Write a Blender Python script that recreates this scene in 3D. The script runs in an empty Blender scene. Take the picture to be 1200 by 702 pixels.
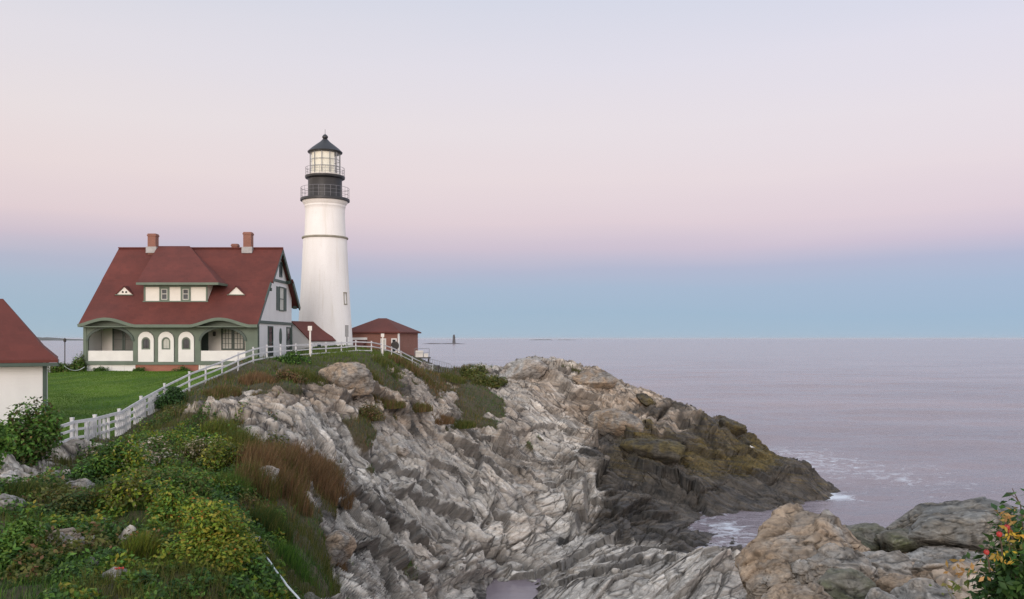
import bpy, math, random
import numpy as np
from mathutils import Vector, Matrix
from mathutils.geometry import tessellate_polygon

scene = bpy.context.scene
R = math.radians
EYE = 14.0                      # the camera stands 14 m above the sea
FX = 1000.0

# ------------------------------------------------------------------ camera
cam_data = bpy.data.cameras.new("camera")
cam_data.sensor_width = 36.0
cam_data.lens = 30.0
cam_data.shift_y = 46.0 / 1200.0
cam_data.clip_start = 0.1
cam_data.clip_end = 90000.0
cam = bpy.data.objects.new("camera", cam_data)
scene.collection.objects.link(cam)
cam.location = (0, 0, EYE)
cam.rotation_euler = (R(90), 0, 0)
scene.camera = cam

# ------------------------------------------------------------------ world: dusk sky opposite the sunset
SUN_AZ = 190.0                  # degrees clockwise from +Y: behind the camera, a little to the left
SUN_EL = 16.0
world = bpy.data.worlds.new("World")
scene.world = world
world.use_nodes = True
wt = world.node_tree
wt.nodes.clear()
def wn(t, **kw):
    n = wt.nodes.new(t)
    for k, v in kw.items(): setattr(n, k, v)
    return n
def srgb(r, g, b):
    def f(c):
        c /= 255.0
        return c / 12.92 if c <= 0.04045 else ((c + 0.055) / 1.055) ** 2.4
    return (f(r), f(g), f(b), 1.0)
w_out = wn('ShaderNodeOutputWorld'); w_bg = wn('ShaderNodeBackground')
w_tc = wn('ShaderNodeTexCoord'); w_sep = wn('ShaderNodeSeparateXYZ')
wt.links.new(w_tc.outputs['Generated'], w_sep.inputs[0])
w_map = wn('ShaderNodeMapRange'); w_map.inputs['From Min'].default_value = 0.0; w_map.inputs['From Max'].default_value = 0.5
# a little soft horizontal unevenness in the haze bands
w_scale = wn('ShaderNodeMapping'); w_scale.inputs['Scale'].default_value = (1.6, 1.6, 14.0)
w_noise = wn('ShaderNodeTexNoise'); w_noise.inputs['Scale'].default_value = 1.3; w_noise.inputs['Detail'].default_value = 2.0
wt.links.new(w_tc.outputs['Generated'], w_scale.inputs[0]); wt.links.new(w_scale.outputs[0], w_noise.inputs[0])
w_na = wn('ShaderNodeMath', operation='MULTIPLY_ADD'); w_na.inputs[1].default_value = 0.034; w_na.inputs[2].default_value = -0.017
wt.links.new(w_noise.outputs[0], w_na.inputs[0])
w_add = wn('ShaderNodeMath', operation='ADD')
wt.links.new(w_sep.outputs['Z'], w_add.inputs[0]); wt.links.new(w_na.outputs[0], w_add.inputs[1])
wt.links.new(w_add.outputs[0], w_map.inputs['Value'])
def ramp(stops):
    r = wn('ShaderNodeValToRGB')
    cr = r.color_ramp; cr.interpolation = 'EASE' if False else 'LINEAR'
    while len(cr.elements) < len(stops): cr.elements.new(0.5)
    for e, (p, c) in zip(cr.elements, stops): e.position = p; e.color = c
    wt.links.new(w_map.outputs[0], r.inputs[0])
    return r
def el(py): return math.sin(math.atan((397.0 - py) / FX)) / 0.5
east = ramp([(0.0, srgb(165, 188, 206)), (el(370), srgb(161, 186, 207)), (el(338), srgb(167, 186, 209)),
             (el(315), srgb(179, 185, 208)), (el(290), srgb(205, 194, 210)), (el(262), srgb(223, 207, 215)),
             (el(215), srgb(231, 218, 222)), (el(150), srgb(231, 223, 228)), (el(80), srgb(225, 222, 232)),
             (el(0), srgb(214, 217, 231)), (0.86, srgb(198, 206, 228)), (1.0, srgb(205, 212, 230))])
west = ramp([(0.0, (1.45, 1.15, 0.97, 1)), (0.16, (1.6, 1.37, 1.22, 1)), (0.42, (1.45, 1.35, 1.30, 1)),
             (0.75, (1.15, 1.13, 1.20, 1)), (1.0, (0.95, 1.02, 1.14, 1))])
w_az = wn('ShaderNodeMapRange'); w_az.interpolation_type = 'SMOOTHSTEP'
w_az.inputs['From Min'].default_value = 0.72; w_az.inputs['From Max'].default_value = -0.12
w_dot = wn('ShaderNodeMath', operation='MULTIPLY_ADD'); w_dot.inputs[1].default_value = 0.25   # y + 0.25 x: glow a little to the left
wt.links.new(w_sep.outputs['X'], w_dot.inputs[0]); wt.links.new(w_sep.outputs['Y'], w_dot.inputs[2])
wt.links.new(w_dot.outputs[0], w_az.inputs['Value'])
w_mix = wn('ShaderNodeMix', data_type='RGBA')
wt.links.new(w_az.outputs[0], w_mix.inputs[0]); wt.links.new(east.outputs[0], w_mix.inputs[6]); wt.links.new(west.outputs[0], w_mix.inputs[7])
# warmer to the left of the picture, cooler to the right
w_lr = wn('ShaderNodeMapRange'); w_lr.inputs['From Min'].default_value = -0.5; w_lr.inputs['From Max'].default_value = 0.5
wt.links.new(w_sep.outputs['X'], w_lr.inputs['Value'])
w_warm = wn('ShaderNodeMix', data_type='RGBA'); w_warm.inputs[6].default_value = (1.0, 0.985, 0.955, 1); w_warm.inputs[7].default_value = (0.985, 0.99, 1.02, 1)
wt.links.new(w_lr.outputs[0], w_warm.inputs[0])
w_mul = wn('ShaderNodeMix', data_type='RGBA', blend_type='MULTIPLY'); w_mul.inputs[0].default_value = 1.0
wt.links.new(w_mix.outputs[2], w_mul.inputs[6]); wt.links.new(w_warm.outputs[2], w_mul.inputs[7])
w_sky = wn('ShaderNodeTexSky', sky_type='NISHITA'); w_sky.sun_disc = False
w_sky.sun_elevation = R(1.0); w_sky.sun_rotation = R(SUN_AZ); w_sky.dust_density = 2.0
w_sum = wn('ShaderNodeMix', data_type='RGBA', blend_type='ADD'); w_sum.inputs[0].default_value = 0.01
wt.links.new(w_mul.outputs[2], w_sum.inputs[6]); wt.links.new(w_sky.outputs[0], w_sum.inputs[7])
w_bg.inputs['Strength'].default_value = 1.0
wt.links.new(w_sum.outputs[2], w_bg.inputs[0]); wt.links.new(w_bg.outputs[0], w_out.inputs[0])

# ------------------------------------------------------------------ the last glow of the sun
sun_data = bpy.data.lights.new("sun", 'SUN')
sun_data.energy = 1.5
sun_data.angle = R(30)
sun_data.color = (1.0, 0.86, 0.77)
sun = bpy.data.objects.new("sun", sun_data)
scene.collection.objects.link(sun)
_a, _e = R(SUN_AZ), R(SUN_EL)
_to_sun = Vector((math.sin(_a) * math.cos(_e), math.cos(_a) * math.cos(_e), math.sin(_e)))
sun.rotation_euler = _to_sun.to_track_quat('Z', 'Y').to_euler()
sun.location = (0, -30, 60)

scene.view_settings.view_transform = 'Standard'
scene.view_settings.look = 'None'
scene.view_settings.exposure = 0.0
scene.view_settings.gamma = 1.0
scene.view_settings.use_curve_mapping = False
scene.cycles.max_bounces = 5
scene.cycles.diffuse_bounces = 3
scene.cycles.transparent_max_bounces = 6
scene.cycles.caustics_reflective = False
scene.cycles.caustics_refractive = False
scene.cycles.use_denoising = True
scene.cycles.denoising_input_passes = 'RGB_ALBEDO_NORMAL'
scene.cycles.denoising_prefilter = 'NONE'          # keeps fine rock and leaf detail crisp
scene.cycles.sample_clamp_indirect = 3.0
scene.cycles.use_adaptive_sampling = False

# ================================================================== helpers
def tag(o, label=None, cat=None, group=None, kind=None):
    if label: o['label'] = label
    if cat: o['category'] = cat
    if group: o['group'] = group
    if kind: o['kind'] = kind
    return o
def thing(name, label, cat, loc=(0, 0, 0), rz=0.0, group=None):
    o = bpy.data.objects.new(name, None)
    o.empty_display_size = 0.3
    scene.collection.objects.link(o)
    o.location = loc; o.rotation_euler = (0, 0, rz)
    return tag(o, label, cat, group)
def P(px, py, D):
    return Vector(((px - 600.0) / FX * D, D, EYE - (py - 397.0) / FX * D))

def link_mesh(name, me, mat, parent=None, smooth=False):
    o = bpy.data.objects.new(name, me)
    if mat is not None: me.materials.append(mat)
    if smooth: me.polygons.foreach_set('use_smooth', [True] * len(me.polygons))
    scene.collection.objects.link(o)
    if parent is not None: o.parent = parent
    return o
def array_mesh(name, V, F, mat, parent=None, smooth=False, col=None, attrs=None):
    """V (n,3), F (m,k) arrays -> one mesh object"""
    V = np.ascontiguousarray(V, dtype=np.float32); F = np.ascontiguousarray(F, dtype=np.int32)
    me = bpy.data.meshes.new(name)
    n, (m, k) = len(V), F.shape
    me.vertices.add(n); me.vertices.foreach_set('co', V.ravel())
    me.loops.add(m * k); me.loops.foreach_set('vertex_index', F.ravel())
    me.polygons.add(m)
    me.polygons.foreach_set('loop_start', np.arange(0, m * k, k, dtype=np.int32))
    try: me.polygons.foreach_set('loop_total', np.full(m, k, dtype=np.int32))
    except Exception: pass
    me.update(calc_edges=True)
    me.validate()
    if col is not None:
        a = me.attributes.new('col', 'FLOAT_COLOR', 'POINT')
        c = np.ones((n, 4), dtype=np.float32); c[:, :3] = col
        a.data.foreach_set('color', c.ravel())
    for an, av in (attrs or {}).items():
        a = me.attributes.new(an, 'FLOAT', 'POINT')
        a.data.foreach_set('value', np.ascontiguousarray(av, dtype=np.float32).ravel())
    return link_mesh(name, me, mat, parent, smooth)

class MB:
    """collects simple solids into ONE mesh"""
    def __init__(self, off=(0, 0, 0)):
        self.v = []; self.f = []; self.off = Vector(off)
    def add(self, vs, fs):
        b = len(self.v)
        self.v += [Vector(p) - self.off for p in vs]
        self.f += [tuple(b + i for i in f) for f in fs]
        return self
    def box(self, x0, x1, y0, y1, z0, z1):
        if x1 < x0: x0, x1 = x1, x0
        if y1 < y0: y0, y1 = y1, y0
        if z1 < z0: z0, z1 = z1, z0
        return self.add([(x0, y0, z0), (x1, y0, z0), (x1, y1, z0), (x0, y1, z0), (x0, y0, z1), (x1, y0, z1), (x1, y1, z1), (x0, y1, z1)],
                        [(0, 3, 2, 1), (4, 5, 6, 7), (0, 1, 5, 4), (1, 2, 6, 5), (2, 3, 7, 6), (3, 0, 4, 7)])
    def beam(self, a, b, w, h, up=(0, 0, 1)):
        a, b, up = Vector(a), Vector(b), Vector(up)
        d = (b - a).normalized(); s = d.cross(up)
        if s.length < 1e-4: s = d.cross(Vector((0, 1, 0)))
        s.normalize(); u = s.cross(d).normalized()
        s *= w / 2; u *= h / 2
        return self.add([a - s - u, a + s - u, a + s + u, a - s + u, b - s - u, b + s - u, b + s + u, b - s + u],
                        [(0, 1, 2, 3), (7, 6, 5, 4), (0, 4, 5, 1), (1, 5, 6, 2), (2, 6, 7, 3), (3, 7, 4, 0)])
    def tube(self, pts, rad, n=6):
        pts = [Vector(p) for p in pts]
        rr = rad if hasattr(rad, '__len__') else [rad] * len(pts)
        vs, fs = [], []
        for i, p in enumerate(pts):
            d = (pts[min(i + 1, len(pts) - 1)] - pts[max(i - 1, 0)]).normalized()
            s = d.cross(Vector((0, 0, 1)))
            if s.length < 1e-3: s = d.cross(Vector((1, 0, 0)))
            s.normalize(); u = s.cross(d)
            for k in range(n):
                t = 2 * math.pi * k / n
                vs.append(p + (s * math.cos(t) + u * math.sin(t)) * rr[i])
        for i in range(len(pts) - 1):
            for k in range(n):
                fs.append((i * n + k, i * n + (k + 1) % n, (i + 1) * n + (k + 1) % n, (i + 1) * n + k))
        fs.append(tuple(range(n - 1, -1, -1))); fs.append(tuple((len(pts) - 1) * n + k for k in range(n)))
        return self.add(vs, fs)
    def lathe(self, prof, c, n=40, caps=True):
        """prof: (r, z) from bottom to top"""
        vs, fs = [], []
        for r, z in prof:
            for k in range(n):
                t = 2 * math.pi * k / n
                vs.append((c[0] + r * math.cos(t), c[1] + r * math.sin(t), c[2] + z))
        for i in range(len(prof) - 1):
            for k in range(n):
                fs.append((i * n + k, i * n + (k + 1) % n, (i + 1) * n + (k + 1) % n, (i + 1) * n + k))
        if caps:
            fs.append(tuple(range(n - 1, -1, -1))); fs.append(tuple((len(prof) - 1) * n + k for k in range(n)))
        return self.add(vs, fs)
    def extrude(self, outer, holes, a0, a1, to3):
        """2D outline with holes, extruded from a0 to a1; to3(u, w, a) -> point"""
        loops = [outer] + list(holes)
        tess = tessellate_polygon([[Vector((u, w, 0)) for u, w in lp] for lp in loops])
        flat = [p for lp in loops for p in lp]
        n = len(flat)
        vs = [to3(u, w, a0) for u, w in flat] + [to3(u, w, a1) for u, w in flat]
        fs = []
        for t in tess:
            fs.append(tuple(t)); fs.append(tuple(n + i for i in reversed(t)))
        b = 0
        for lp in loops:
            m = len(lp)
            for i in range(m):
                j = (i + 1) % m
                fs.append((b + i, b + j, n + b + j, n + b + i))
            b += m
        return self.add(vs, fs)
    def slab(self, quad, t, n=None):
        """thick sheet from a planar polygon of 3D points, thickness t downward along its normal (or n)"""
        q = [Vector(p) for p in quad]
        if n is None:
            n = (q[1] - q[0]).cross(q[2] - q[0]).normalized()
            if n.z < 0: n = -n
        else: n = Vector(n)
        k = len(q)
        vs = q + [p - n * t for p in q]
        fs = [tuple(range(k)), tuple(range(2 * k - 1, k - 1, -1))]
        for i in range(k):
            j = (i + 1) % k
            fs.append((i, j, k + j, k + i))
        return self.add(vs, fs)
    def build(self, name, mat, parent=None, smooth=False):
        me = bpy.data.meshes.new(name)
        me.from_pydata([tuple(p) for p in self.v], [], self.f)
        me.update()
        import bmesh
        bm = bmesh.new(); bm.from_mesh(me)
        bmesh.ops.recalc_face_normals(bm, faces=bm.faces)
        bm.to_mesh(me); bm.free()
        o = link_mesh(name, me, mat, parent)
        if smooth:
            me.polygons.foreach_set('use_smooth', [True] * len(me.polygons))
            try: me.set_sharp_from_angle(angle=R(35))
            except Exception: pass
        return o
def arch(cx, half, zb, zs, n=14, rise=None):
    """outline of an arched opening: bottom zb, springing zs"""
    rise = half if rise is None else rise
    pts = [(cx - half, zb), (cx + half, zb)]
    for i in range(n + 1):
        t = math.pi * i / n
        pts.append((cx + half * math.cos(t), zs + rise * math.sin(t)))
    return pts

# ------------------------------------------------------------------ numpy noise
def _h(ix, iy, iz, seed):
    with np.errstate(over='ignore'):
        h = (ix.astype(np.uint32) * np.uint32(374761393) + iy.astype(np.uint32) * np.uint32(668265263)
             + iz.astype(np.uint32) * np.uint32(2147483647 - 61) + np.uint32(seed * 974711 % 2**32))
        h = (h ^ (h >> np.uint32(13))) * np.uint32(1274126177)
        h = (h ^ (h >> np.uint32(16))) * np.uint32(2246822519)
        return h ^ (h >> np.uint32(15))
def _u(h): return (h & np.uint32(0xFFFFFF)).astype(np.float32) / np.float32(0xFFFFFF)
def vnoise(p, seed=0):
    i = np.floor(p).astype(np.int32); f = (p - i).astype(np.float32)
    f = f * f * f * (f * (f * 6 - 15) + 10)
    out = 0
    for dx in (0, 1):
        wx = f[:, 0] if dx else 1 - f[:, 0]
        for dy in (0, 1):
            wy = f[:, 1] if dy else 1 - f[:, 1]
            for dz in (0, 1):
                wz = f[:, 2] if dz else 1 - f[:, 2]
                out = out + _u(_h(i[:, 0] + dx, i[:, 1] + dy, i[:, 2] + dz, seed)) * wx * wy * wz
    return out * 2 - 1
def fbm(p, octv=4, seed=0, gain=0.5):
    a, s, out = 1.0, 1.0, 0
    for o in range(octv):
        out = out + a * vnoise(p * s + 17.3 * o, seed + o)
        a *= gain; s *= 2.03
    return out
def voro(q, seed=0, jit=0.9):
    """F1, F2, cell random r0, cell vector (to the cell point), 3 more randoms"""
    i = np.floor(q).astype(np.int32); n = len(q)
    F1 = np.full(n, 9.0, np.float32); F2 = np.full(n, 9.0, np.float32)
    vec = np.zeros((n, 3), np.float32); hid = np.zeros(n, np.uint32)
    for dx in (-1, 0, 1):
        for dy in (-1, 0, 1):
            for dz in (-1, 0, 1):
                cx, cy, cz = i[:, 0] + dx, i[:, 1] + dy, i[:, 2] + dz
                h = _h(cx, cy, cz, seed)
                jx = _u(h); jy = _u(h * np.uint32(2654435761)); jz = _u(h * np.uint32(40503) ^ np.uint32(0x5bd1e995))
                d = np.stack([cx + 0.5 + (jx - .5) * jit - q[:, 0], cy + 0.5 + (jy - .5) * jit - q[:, 1], cz + 0.5 + (jz - .5) * jit - q[:, 2]], 1).astype(np.float32)
                dd = np.sqrt((d * d).sum(1))
                closer = dd < F1
                F2 = np.where(closer, F1, np.minimum(F2, dd))
                F1 = np.where(closer, dd, F1)
                vec[closer] = d[closer]; hid[closer] = h[closer]
    r0 = _u(hid * np.uint32(747796405) ^ np.uint32(12345))
    t = np.stack([_u(hid * np.uint32(277803737)), _u(hid * np.uint32(3266489917)), _u(hid * np.uint32(668265263))], 1) - .5
    return F1, F2, r0, vec, t
def facet(p, seed=0):
    """continuous noise made of flat facets: random heights on a lattice joined by tetrahedra"""
    i = np.floor(p).astype(np.int32); f = (p - i).astype(np.float32)
    order = np.argsort(-f, axis=1); n = np.arange(len(p))
    c = i.copy(); prev = np.ones(len(p), np.float32); out = np.zeros(len(p), np.float32)
    for s in range(4):
        nxt = f[n, order[:, s]] if s < 3 else 0.0
        out += (prev - nxt) * _u(_h(c[:, 0], c[:, 1], c[:, 2], seed))
        if s < 3:
            c[n, order[:, s]] += 1
            prev = nxt
    return out * 2 - 1
def sstep(a, b, x):
    t = np.clip((x - a) / (b - a), 0, 1)
    return t * t * (3 - 2 * t)

# ================================================================== materials
def new_mat(name):
    m = bpy.data.materials.new(name); m.use_nodes = True
    nt = m.node_tree; nt.nodes.clear()
    out = nt.nodes.new('ShaderNodeOutputMaterial'); b = nt.nodes.new('ShaderNodeBsdfPrincipled')
    nt.links.new(b.outputs[0], out.inputs[0])
    return m, nt, b
class NT:
    def __init__(self, nt): self.nt = nt
    def n(self, t, **kw):
        n = self.nt.nodes.new(t)
        for k, v in kw.items(): setattr(n, k, v)
        return n
    def l(self, a, b): self.nt.links.new(a, b)
    def pos(self): return self.n('ShaderNodeNewGeometry').outputs['Position']
    def obj(self): return self.n('ShaderNodeTexCoord').outputs['Object']
    def mapping(self, src, scale=(1, 1, 1), rot=(0, 0, 0)):
        m = self.n('ShaderNodeMapping'); m.inputs['Scale'].default_value = scale; m.inputs['Rotation'].default_value = rot
        self.l(src, m.inputs[0]); return m.outputs[0]
    def noise(self, src, scale, detail=4, rough=0.55, dist=0.0):
        n = self.n('ShaderNodeTexNoise'); n.inputs['Scale'].default_value = scale; n.inputs['Detail'].default_value = detail
        n.inputs['Roughness'].default_value = rough; n.inputs['Distortion'].default_value = dist
        self.l(src, n.inputs['Vector']); return n.outputs[0]
    def rng(self, src, a, b, c=0.0, d=1.0, smooth=False):
        n = self.n('ShaderNodeMapRange'); n.inputs['From Min'].default_value = a; n.inputs['From Max'].default_value = b
        n.inputs['To Min'].default_value = c; n.inputs['To Max'].default_value = d
        if smooth: n.interpolation_type = 'SMOOTHSTEP'
        self.l(src, n.inputs[0]); return n.outputs[0]
    def math(self, op, a, b=None):
        n = self.n('ShaderNodeMath', operation=op)
        for i, x in enumerate((a, b)):
            if x is None: continue
            if isinstance(x, (int, float)): n.inputs[i].default_value = x
            else: self.l(x, n.inputs[i])
        return n.outputs[0]
    def mix(self, fac, a, b, blend='MIX'):
        n = self.n('ShaderNodeMix', data_type='RGBA', blend_type=blend)
        if isinstance(fac, (int, float)): n.inputs[0].default_value = fac
        else: self.l(fac, n.inputs[0])
        for i, x in ((6, a), (7, b)):
            if isinstance(x, tuple): n.inputs[i].default_value = x if len(x) == 4 else x + (1,)
            else: self.l(x, n.inputs[i])
        return n.outputs[2]
    def attr(self, name, what='Fac'):
        a = self.n('ShaderNodeAttribute'); a.attribute_name = name
        return a.outputs[what]
    def bump(self, h, bsdf, strength=0.5, dist=0.05, normal=None):
        b = self.n('ShaderNodeBump'); b.inputs['Strength'].default_value = strength; b.inputs['Distance'].default_value = dist
        self.l(h, b.inputs['Height'])
        if normal is not None: self.l(normal, b.inputs['Normal'])
        if bsdf is not None: self.l(b.outputs[0], bsdf.inputs['Normal'])
        return b.outputs[0]

def paint(name, col, rough=0.6, var=0.12, scale=1.2, streak=False, bump=0.0):
    m, nt, b = new_mat(name); k = NT(nt)
    src = k.obj()
    v = k.noise(k.mapping(src, (1, 1, 0.25 if streak else 1)), scale, 5)
    f = k.noise(src, scale * 9, 3)
    c = k.mix(k.rng(v, 0.35, 0.7), tuple(x * (1 - var) for x in col), tuple(min(1, x * (1 + var * .5)) for x in col))
    c = k.mix(k.rng(f, 0.45, 0.75, 0, 0.35), c, tuple(x * (1 - 1.6 * var) for x in col))
    k.l(c, b.inputs['Base Color']); b.inputs['Roughness'].default_value = rough
    if bump: k.bump(f, b, bump, 0.02)
    return m
def clapboard(name, col, step=0.14, var=0.08):
    """boards overlapping like siding: the board profile is in the bump"""
    m, nt, b = new_mat(name); k = NT(nt)
    src = k.pos()
    sep = k.n('ShaderNodeSeparateXYZ'); k.l(src, sep.inputs[0])
    fr = k.math('FRACT', k.math('DIVIDE', sep.outputs['Z'], step))
    v = k.noise(k.mapping(src, (1, 1, .3)), 0.9, 5)
    c = k.mix(k.rng(v, .35, .7), tuple(x * (1 - var) for x in col), col)
    k.l(c, b.inputs['Base Color']); b.inputs['Roughness'].default_value = .6
    k.bump(fr, b, .5, .02)
    return m
def roofing(name, col, sx=0.30, sz=0.16, var=0.25):
    m, nt, b = new_mat(name); k = NT(nt)
    src = k.obj()
    br = k.n('ShaderNodeTexBrick'); br.inputs['Scale'].default_value = 1.0
    br.inputs['Brick Width'].default_value = sx; br.inputs['Row Height'].default_value = sz
    br.inputs['Mortar Size'].default_value = 0.012; br.inputs['Bias'].default_value = -0.2
    br.inputs['Color1'].default_value = (0, 0, 0, 1); br.inputs['Color2'].default_value = (1, 1, 1, 1); br.inputs['Mortar'].default_value = (.1, .1, .1, 1)
    sep = k.n('ShaderNodeSeparateXYZ'); k.l(src, sep.inputs[0])
    cmb = k.n('ShaderNodeCombineXYZ'); k.l(k.math('ADD', sep.outputs['X'], k.math('MULTIPLY', sep.outputs['Y'], .37)), cmb.inputs[0]); k.l(sep.outputs['Z'], cmb.inputs[1])
    k.l(cmb.outputs[0], br.inputs['Vector'])
    n1 = k.noise(src, .35, 5); n2 = k.noise(src, 6, 3)
    c = k.mix(k.rng(n1, .35, .68), tuple(x * (1 - var) for x in col), tuple(x * (1 + var * .6) for x in col))
    c = k.mix(k.math('MULTIPLY', br.outputs[0], .5), c, tuple(x * .62 for x in col))
    c = k.mix(k.rng(n2, .5, .8, 0, .3), c, tuple(x * 1.35 for x in col))
    k.l(c, b.inputs['Base Color']); b.inputs['Roughness'].default_value = .85
    k.bump(br.outputs[0], b, .35, .02)
    return m
def brickwork(name, c1, c2, mortar):
    m, nt, b = new_mat(name); k = NT(nt)
    src = k.obj()
    sep = k.n('ShaderNodeSeparateXYZ'); k.l(src, sep.inputs[0])
    cmb = k.n('ShaderNodeCombineXYZ'); k.l(k.math('ADD', sep.outputs['X'], sep.outputs['Y']), cmb.inputs[0]); k.l(sep.outputs['Z'], cmb.inputs[1])
    br = k.n('ShaderNodeTexBrick'); br.inputs['Scale'].default_value = 1.0
    br.inputs['Brick Width'].default_value = .24; br.inputs['Row Height'].default_value = .08; br.inputs['Mortar Size'].default_value = .008
    br.inputs['Color1'].default_value = c1 + (1,); br.inputs['Color2'].default_value = c2 + (1,); br.inputs['Mortar'].default_value = mortar + (1,)
    k.l(cmb.outputs[0], br.inputs['Vector'])
    n1 = k.noise(src, .8, 4)
    c = k.mix(k.rng(n1, .4, .75, 0, .45), br.outputs[0], tuple(x * .6 for x in c1))
    k.l(c, b.inputs['Base Color']); b.inputs['Roughness'].default_value = .85
    k.bump(br.outputs[1], b, -.3, .01)
    return m
def glassy(name, col, rough=.08):
    m, nt, b = new_mat(name); k = NT(nt)
    n1 = k.noise(k.pos(), .9, 2)
    k.l(k.mix(k.rng(n1, .35, .7), tuple(x * .6 for x in col), tuple(x * 1.3 for x in col)), b.inputs['Base Color'])
    b.inputs['Roughness'].default_value = rough; b.inputs['IOR'].default_value = 1.5
    return m
def leafy(name, rough=.55, trans=.3):
    m, nt, b = new_mat(name); k = NT(nt)
    c = k.attr('col', 'Color')
    k.l(c, b.inputs['Base Color']); b.inputs['Roughness'].default_value = rough
    b.inputs['Specular IOR Level'].default_value = .25
    tr = k.n('ShaderNodeBsdfTranslucent'); k.l(c, tr.inputs[0])
    mx = k.n('ShaderNodeMixShader'); mx.inputs[0].default_value = trans
    k.l(b.outputs[0], mx.inputs[1]); k.l(tr.outputs[0], mx.inputs[2])
    out = [n for n in nt.nodes if n.type == 'OUTPUT_MATERIAL'][0]
    k.l(mx.outputs[0], out.inputs[0])
    return m

M = {}
M['white'] = clapboard('white_siding', (.72, .72, .72))
M['cream'] = paint('cream_wall', (.75, .72, .655), .6, .06)
M['trim_white'] = paint('white_trim', (.76, .75, .72), .5, .06)
M['green'] = paint('sage_green_paint', (.115, .155, .115), .55, .14)
M['dark_green'] = paint('dark_green_paint', (.045, .075, .06), .5, .15)
M['roof'] = roofing('red_shingles', (.122, .028, .020), .45, .28)
M['roof_far'] = roofing('red_shingles_weathered', (.122, .033, .024))
M['brick'] = brickwork('red_brick', (.25, .09, .06), (.20, .07, .05), (.30, .22, .18))
M['foundation_brick'] = brickwork('foundation_brick', (.36, .12, .075), (.30, .10, .065), (.33, .22, .17))
M['glass'] = glassy('window_glass', (.05, .06, .07))
M['curtain'] = paint('pale_curtain', (.55, .55, .5), .7, .15)
M['screen'] = paint('grey_screen', (.16, .165, .15), .6, .2)
m, nt, b = new_mat('whitewashed_masonry'); k = NT(nt)
src = k.obj()
n1 = k.noise(k.mapping(src, (1, 1, .22)), .6, 6); n2 = k.noise(k.mapping(src, (2.2, 2.2, .10)), 1.1, 5, .6); n3 = k.noise(src, 3.5, 5)
c = k.mix(k.rng(n1, .35, .68), (.74, .725, .70), (.82, .81, .79))
c = k.mix(k.rng(n2, .55, .72, 0, .42), c, (.60, .56, .48))
c = k.mix(k.rng(n3, .58, .75, 0, .28), c, (.62, .60, .56))
k.l(c, b.inputs['Base Color']); b.inputs['Roughness'].default_value = .8
br = k.n('ShaderNodeTexBrick'); br.inputs['Scale'].default_value = 1.0; br.inputs['Brick Width'].default_value = .09; br.inputs['Row Height'].default_value = .42; br.inputs['Mortar Size'].default_value = .012
sp = k.n('ShaderNodeSeparateXYZ'); k.l(src, sp.inputs[0]); cb = k.n('ShaderNodeCombineXYZ')
k.l(k.math('DIVIDE', k.math('ARCTAN2', sp.outputs[1], sp.outputs[0]), 6.2832), cb.inputs[0]); k.l(sp.outputs[2], cb.inputs[1]); k.l(cb.outputs[0], br.inputs['Vector'])
b1 = k.bump(n3, None, .5, .03); k.bump(br.outputs[1], b, -.5, .02, b1)
M['tower'] = m
M['black_iron'] = paint('black_iron', (.022, .024, .028), .45, .3)
M['band'] = paint('stone_band', (.30, .28, .22), .7, .2)
M['rail_iron'] = paint('galvanised_rail', (.20, .20, .22), .5, .2)
M['lead'] = paint('lead_flashing', (.36, .35, .35), .6, .2, 3)
M['fence'] = paint('weathered_white_paint', (.62, .62, .63), .65, .16, 2.5, False, .2)
M['grey_fence'] = paint('weathered_grey_paint', (.30, .32, .31), .7, .2, 2.5)
M['sign_white'] = paint('white_board', (.70, .67, .62), .6, .1)
M['grey_metal'] = paint('grey_metal', (.22, .23, .24), .5, .2)
M['dark_wood'] = paint('dark_wood', (.05, .045, .04), .7, .3)
M['rope'] = paint('pale_rope', (.62, .66, .68), .7, .15, 8)
M['leaf'] = leafy('leaves')
M['blade'] = leafy('grass_blades', .6, .35)
M['stem'] = paint('twigs', (.085, .06, .042), .8, .3, 6)
M['red'] = paint('red_plastic', (.55, .03, .025), .4, .2)
M['hip'] = paint('rose_hip_skin', (.30, .012, .009), .4, .2, 20)
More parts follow.
